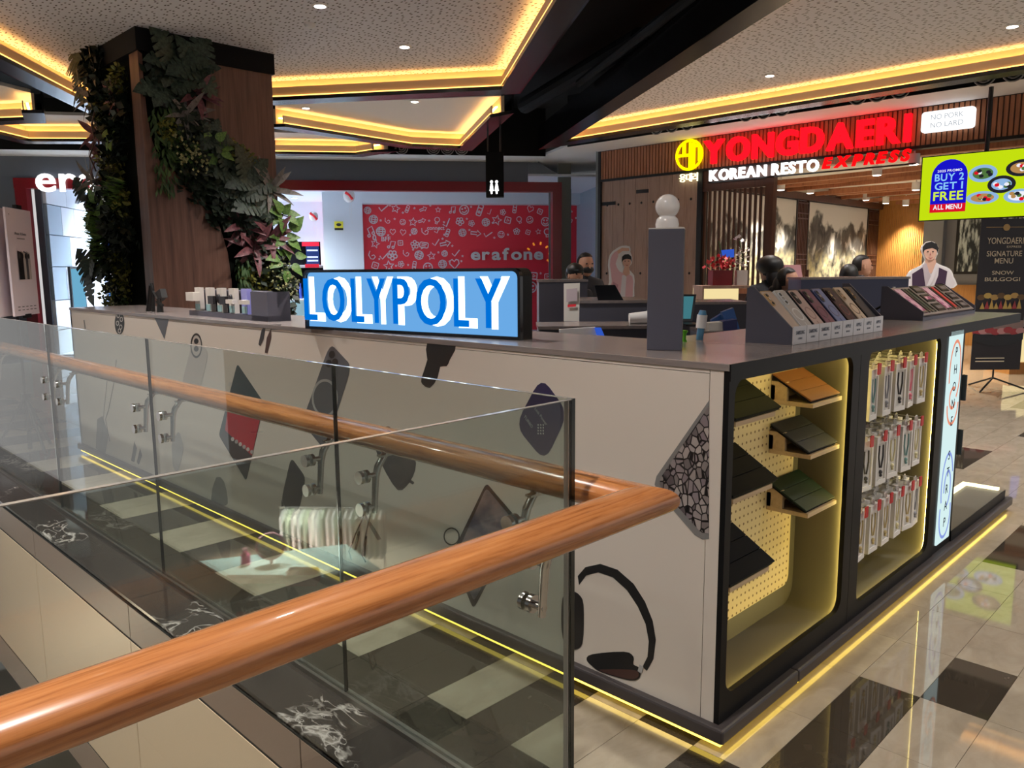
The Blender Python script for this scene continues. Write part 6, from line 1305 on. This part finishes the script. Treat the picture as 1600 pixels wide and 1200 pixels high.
# ================================================================== RESTAURANT FRONT COUNTER AND FLOWERS
mb, a, u_, nn, z = fbox(1098, 1172, 447, 8.9, .5); rc = thing('glass_counter', 'warmly lit display counter in front of the slat screen', 'counter', a+u_/2)
MB().obox(a, u_, nn*.5, UZ*(z-.36)).build('base', 'plank_wood', rc); MB().obox(a+UZ*(z-.03), u_, nn*.5, UZ*.03).build('top', 'plank_wood', rc); emit('counter_glow', (255, 232, 170), .9)
MB().obox(a+nn*.45+UZ*(z-.36), u_, nn*.02, UZ*.33).build('back_light', 'counter_glow', rc); MB().obox(a+UZ*(z-.36), u_*.03, nn*.5, UZ*.33).build('end_post', 'plank_wood', rc)
MB().obox(a+u_*.12+nn*.2+UZ*(z-.36), u_*.5, nn*.2, UZ*.05).build('dish', 'off_white', rc)
for nm_, u, lab, pm, lm_, n_ in [('red_arrangement', 1132, 'red poinsettia flowers in a dark red square pot on the lit counter', 'pot_red', 'petal_red', 90), ('white_orchid', 1165, 'white orchid in a pale pot right of the red flowers', 'white', 'petal_white', 40)]:
    if pm == 'pot_red': mat('pot_red', (120, 14, 24), .35); mat('petal_red', (190, 40, 52), .5); mat('petal_white', (230, 228, 232), .5)
    c = pd(u, 446, 8.9) - fn*.2; t_ = thing(nm_, lab, 'plant', c); w = .11 if pm == 'pot_red' else .06
    MB().obox(c-fu*w+fn*w, fu*2*w, -fn*2*w, UZ*.17).build('pot', pm, t_); mb = MB()
    for k in range(n_):
        a_ = random.uniform(0, 6.28); r = random.uniform(.0, .2 if pm == 'pot_red' else .09); q = c+fu*math.cos(a_)*r+fn*math.sin(a_)*r+UZ*(.17+random.uniform(0, .16 if pm == 'pot_red' else .42)*(1-r*2)); d = V(random.uniform(-1, 1), random.uniform(-1, 1), random.uniform(0, 1)).normalized()*.06; sd = d.cross(UZ).normalized()*.025; i0 = len(mb.v)
        mb.v += [q, q+d*.5+sd, q+d, q+d*.5-sd]; mb.f.append((i0, i0+1, i0+2, i0+3))
    tag(mb.build('blossoms', lm_, t_, recalc=False), kind='stuff'); B().tube([c+UZ*.16, c+UZ*.3+fu*.02, c+UZ*.5-fu*.03], .006, 5).build('stem', 'leaf_green', t_)
t_, pts = slab_at('open_sign', 'small glowing blue letter sign among the flowers', 'sign', [(1126, 391), (1147, 389), (1147, 402), (1126, 403)], 9.2, .01, 'screen_blue', 'panel')
t_ = thing('side_bench', 'warm lit wooden bench counter at the far right edge', 'counter', pd(1600, 590, 10.5)); a = pd(1578, 567, 11.0); MB().obox(V(a.x, a.y, 0), fu*1.5, -fn*.6, UZ*a.z).build('base', 'honey_wood', t_); MB().obox(V(a.x, a.y, a.z)-fn*.1, fu*1.5, -fn*.02, UZ*.45).build('glow_panel', 'counter_glow', t_); MB().obox(V(a.x, a.y, a.z+.45), fu*1.5, -fn*.6, UZ*.05).build('top', 'gloss_black', t_)
slab_at('menu_screen', 'blue menu screen at the far right inside the restaurant', 'screen', [(1593, 345), (1625, 345), (1625, 383), (1593, 383)], 12.0, .04, 'screen_blue', 'panel')

# ================================================================== PEOPLE
def person(lab, u, v_top, D, turn, top_c, hair='short', hat=None, mask=False, lean=0.0):
    """standing figure; crown of the head at pixel (u, v_top) at depth D; turn = heading in degrees from facing the viewer"""
    c = pd(u, v_top, D); h_ = c.z; b0 = V(c.x, c.y, 0); s_ = h_/1.70
    hd = math.atan2(fn.y, fn.x)+R(turn); t_ = thing('person', lab, 'person', b0, hd)       # local +X = facing
    J = [(0, 0, .92), (0, 0, 1.05), (0, 0, 1.22), (0.0, 0, 1.38), (.0, 0, 1.46), (.01, 0, 1.52),
         (0, .16, 1.38), (.0, .24, 1.12), (.12, .22, .95), (.18, .21, .92), (0, -.16, 1.38), (0, -.24, 1.12), (.12, -.22, .95), (.18, -.21, .92),
         (0, .09, .88), (.02, .10, .48), (0, .10, .08), (.12, .11, .04), (0, -.09, .88), (.02, -.10, .48), (0, -.10, .08), (.12, -.11, .04)]
    Rr_ = [.15, .135, .15, .10, .052, .05, .075, .05, .04, .03, .075, .05, .04, .03, .10, .07, .05, .045, .10, .07, .05, .045]
    Ed = [(0, 1), (1, 2), (2, 3), (3, 4), (4, 5), (3, 6), (6, 7), (7, 8), (8, 9), (3, 10), (10, 11), (11, 12), (12, 13), (0, 14), (14, 15), (15, 16), (16, 17), (0, 18), (18, 19), (19, 20), (20, 21)]
    me = bpy.data.meshes.new('body'); me.from_pydata([(x*s_, y*s_, z*s_) for x, y, z in J], Ed, []); me.materials.append(M[top_c])
    o = bpy.data.objects.new('body', me); COL.objects.link(o); o.parent = t_; WM[o.name] = WM[t_.name].copy()
    sk = o.modifiers.new('skin', 'SKIN'); sk.use_smooth_shade = True
    for i, r in enumerate(Rr_): me.skin_vertices[0].data[i].radius = (r*s_, r*s_); me.skin_vertices[0].data[i].use_root = (i == 0)
    ss = o.modifiers.new('smooth', 'SUBSURF'); ss.levels = 1; ss.render_levels = 1
    hz = 1.585*s_; hx = .025*s_
    hb = B().sphere((hx, 0, hz), (.098*s_, .078*s_, .118*s_), 18, 12); hb.sphere((hx+.03*s_, 0, hz-.06*s_), (.062*s_, .056*s_, .06*s_), 12, 8); hb.sphere((hx+.1*s_, 0, hz-.02*s_), (.016*s_, .012*s_, .022*s_), 8, 6)
    for sg_ in (1, -1): hb.sphere((hx, .078*s_*sg_, hz-.01*s_), (.018*s_, .01*s_, .03*s_), 8, 6)
    hb.tube([(0, 0, 1.45*s_), (hx*.6, 0, 1.53*s_)], .05*s_, 10); hb.build('head', 'skin', t_, True, smooth=70)
    for sg_ in (1, -1): B().sphere((hx+.088*s_, .032*s_*sg_, hz+.012*s_), (.008*s_, .013*s_, .007*s_), 8, 5).build('eye', 'hair', t_, True)
    B().sphere((hx+.086*s_, 0, hz-.06*s_), (.01*s_, .022*s_, .007*s_), 8, 5).build('mouth', 'lips', t_, True)
    for sg_ in (1, -1):
        hm = B().sphere((.2*s_, .21*s_*sg_, .9*s_), (.035*s_, .02*s_, .045*s_), 8, 6)
        for q in range(4): hm.tube([(.19*s_+q*.014*s_, .21*s_*sg_, .875*s_), (.2*s_+q*.012*s_, .205*s_*sg_, (.835, .825, .83, .842)[q]*s_), (.195*s_+q*.011*s_, .195*s_*sg_, (.81, .795, .80, .82)[q]*s_)], [.009*s_, .008*s_, .007*s_], 6)
        hm.tube([(.22*s_, .20*s_*sg_, .91*s_), (.245*s_, .19*s_*sg_, .88*s_), (.245*s_, .185*s_*sg_, .855*s_)], [.011*s_, .009*s_, .008*s_], 6); hm.build('hand', 'skin', t_, True, smooth=60)
    hr = MB(); hr.sphere((hx-.014*s_, 0, hz+.022*s_), (.105*s_, .09*s_, .112*s_), 18, 10)
    hr.v = [v_ for v_ in hr.v]
    for i, p in enumerate(hr.v):            # hairline: pull the front lower part inside the head
        if p.x > hx-.012*s_ and p.z < hz+.062*s_: hr.v[i] = V(hx-.02*s_, p.y*.62, p.z)
    if hair in ('bun', 'long'): hr.sphere((hx-.10*s_, 0, hz-.06*s_), (.05*s_, .07*s_, .10*s_), 12, 8)
    if hair == 'bun': hr.sphere((hx-.14*s_, .0, hz-.1*s_), (.045*s_, .05*s_, .05*s_), 10, 8)
    hr.build('hair', 'hair', t_, True, smooth=70)
    if hat == 'cap': B().sphere((hx-.005*s_, 0, hz+.05*s_), (.108*s_, .092*s_, .08*s_), 16, 8).box(hx+.06*s_, hx+.17*s_, -.06*s_, .06*s_, hz+.048*s_, hz+.058*s_).build('cap', 'black', t_, True, smooth=50)
    if hat == 'beret': B().sphere((hx-.03*s_, 0, hz+.05*s_), (.145*s_, .13*s_, .10*s_), 18, 10).build('beret', 'black', t_, True, smooth=60)
    if hat == 'veil': B().sphere((hx-.012*s_, 0, hz+.01*s_), (.112*s_, .1*s_, .13*s_), 16, 10).tube([(0, 0, 1.4*s_), (hx*.4, 0, 1.52*s_)], [.13*s_, .09*s_], 14).build('headscarf', 'black', t_, True, smooth=60)
    if mask: B().sphere((hx+.045*s_, 0, hz-.05*s_), (.066*s_, .066*s_, .048*s_), 12, 8).build('face_mask', 'black', t_, True, smooth=60)
    return t_
mat('cloth_dark', (34, 36, 44), .8); mat('cloth_navy', (30, 34, 54), .8); mat('cloth_white', (196, 200, 206), .8); mat('cloth_grey', (70, 68, 72), .8)
person('standing person in dark clothes and a black face mask behind the kiosk', 914, 397, 8.2, 20, 'cloth_dark', mask=True)
person('person in a black cap looking down beside the masked person', 897, 413, 7.6, 25, 'cloth_dark', hat='cap')
person('person in profile with dark hair tied back behind the phone case stand', 1228, 420, 6.9, 75, 'cloth_navy', hair='bun')
person('person in a black hat seen from behind beside the profile face', 1203, 404, 7.4, 190, 'cloth_dark', hair='long', hat='beret')
person('person with short dark hair in profile before the large painting', 1345, 400, 8.6, 80, 'cloth_grey')
person('person in a dark head covering before the large painting', 1328, 415, 7.9, 185, 'cloth_dark', hat='veil')
person('person in a white shirt at the far right edge', 1602, 405, 11.6, 60, 'cloth_white')
t_, pts = slab_at('chair_back', 'brownish pink chair back behind the two left customers', 'chair', [(1226, 414), (1251, 414), (1256, 445), (1226, 445)], 7.9, .05, 'pink_dark', 'backrest')
b0 = pd(1240, 445, 7.9); MB().obox(V(b0.x, b0.y, .45)-fu*.2, fu*.4, fn*.4, UZ*.05).build('seat', 'pink_dark', t_)
for a_, c_ in ((-.18, 0), (.18, 0), (-.18, .36), (.18, .36)): q = V(b0.x, b0.y, 0)+fu*a_+fn*c_; B().cyl(q, q+UZ*.46, .015, n=8).build('leg', 'dark_wood', t_)
for a_ in (-.14, .14): q = V(b0.x, b0.y, .5)+fu*a_-fn*.02; B().cyl(q, V(q.x, q.y, pts[0].z-.05), .015, n=8).build('back_post', 'dark_wood', t_)

# ================================================================== SHOP ON THE STOREY BELOW (mirrored in the balustrade glass)
LZ = -3.6
def lo_(u, v_, z=LZ): p = pz(u, v_, z); return V(-1.266-p.x, p.y, p.z)
mat('pink_counter', (228, 172, 178), .5); mat('mint_top', (168, 196, 190), .4); mat('pink_fluff', (222, 110, 150), .8); mat('hanger_white', (214, 216, 210), .6); mat('tray_green', (130, 140, 120), .5)
ce = lo_(450, 895); lk = thing('accessory_counter', 'pink accessory counter on the storey below seen as a reflection in the glass', 'counter', V(ce.x, ce.y, -4.5))
cn = [lo_(300, 878), lo_(440, 945), lo_(610, 900), lo_(540, 850)]
MB().prism([V(p.x, p.y, -4.5) for p in cn], (0, 0, .86)).build('body', 'pink_counter', lk); MB().prism([V(p.x, p.y, -3.64) for p in cn], (0, 0, .04)).build('top', 'mint_top', lk)
vx = (lo_(460, 900)-lo_(380, 900)); vx.z = 0; vx.normalize(); vy = V(-vx.y, vx.x, 0)
c = lo_(416, 912); t_ = thing('jewellery_tray', 'pink tray of hair clips on the pink counter below', 'tray', c); MB().obox(c-vx*.45, vx*.9, vy*.5+UZ*.3, UZ*.05).build('tray', 'pink_counter', t_)
for k in range(10): q = c-vx*.4+vx*(.085*k)+vy*.02+UZ*.06; MB().obox(q, vx*.06, vy*.42+UZ*.25, UZ*.02).build('clip_row', 'tray_green', t_)
c = lo_(424, 880); t_ = thing('round_mirror', 'round pink mirror on the counter below', 'mirror', c); vd = (V(-1.266-CAM.x, CAM.y, 0)-V(c.x, c.y, 0)).normalized()
mm = Matrix((vd.cross(UZ).normalized(), UZ, vd)).transposed(); B().lathe([(.24, 0), (.26, .02), (.24, .04)], c+UZ*.32, 26, mm).build('frame', 'pink_counter', t_); B().lathe([(.21, .041), (.21, .045)], c+UZ*.32, 26, mm).build('mirror_glass', 'off_white', t_); B().cyl(c, c+UZ*.1, .03, n=8).build('foot', 'pink_counter', t_)
c = lo_(478, 905); t_ = thing('fluffy_basket', 'basket of fluffy pink hair ties on the counter below', 'basket', c); MB().obox(c-vx*.25, vx*.5, vy*.3, UZ*.16).build('basket', 'pink_counter', t_)
for k in range(14): B().sphere(c-vx*.22+vx*(.07*(k % 7))+vy*(.06+.14*(k//7))+UZ*.19, .05, 8, 6).build('hair_tie', 'pink_fluff', t_)
c = lo_(384, 882); t_ = thing('pink_bottle', 'small pink bottle beside the round mirror below', 'bottle', c); B().lathe([(.08, 0), (.08, .18), (.04, .22), (.04, .27)], c, 12).build('body', 'pink_fluff', t_); B().lathe([(.045, .27), (.045, .30)], c, 12).build('cap', 'pink_counter', t_)
a, b2 = lo_(440, 835), lo_(600, 838); a.z = b2.z = LZ+.55; t_ = thing('clothes_rail', 'rail of pale clothes on the storey below seen as a reflection', 'clothes rail', V((a.x+b2.x)/2, (a.y+b2.y)/2, -4.5))
B().cyl(a, b2, .02, n=8).build('rail', 'steel', t_)
for p in (a, b2): B().cyl(V(p.x, p.y, -4.5), p, .02, n=8).build('upright', 'steel', t_)
dv = (b2-a); 
for k in range(18):
    q = a+dv*((k+.5)/18); w = V(-dv.y, dv.x, 0).normalized(); o = thing('hanging_garment', '%s pale garment along the reflected rail on the storey below' % ('first', 'second', 'third', 'fourth', 'fifth', 'sixth', 'seventh', 'eighth', 'ninth', 'tenth', 'eleventh', 'twelfth', 'thirteenth', 'fourteenth', 'fifteenth', 'sixteenth', 'seventeenth', 'last')[k], 'garment', q, 0, 'garments on the rail below')
    MB().prism([q+w*x+UZ*z for x, z in [(-.05, -.04), (.05, -.04), (.24, -.14), (.2, -.95), (-.2, -.95), (-.24, -.14)]], dv.normalized()*.05).build('cloth', ('hanger_white', 'tray_green', 'off_white')[k % 3], o); B().tube([q, q-UZ*.06], .008, 5).build('hook', 'steel', o)
for k, (u, v_) in enumerate([(420, 860), (520, 840)]):  # lamps added so the mirrored counter shows up in the glass
    p = lo_(u, v_); downlight((p.x, p.y+.2, -1.4), 11000, '%s lamp added over the pink counter below to brighten its reflection' % ('left', 'right')[k], 1.6, (1, .95, .9), False, .08)
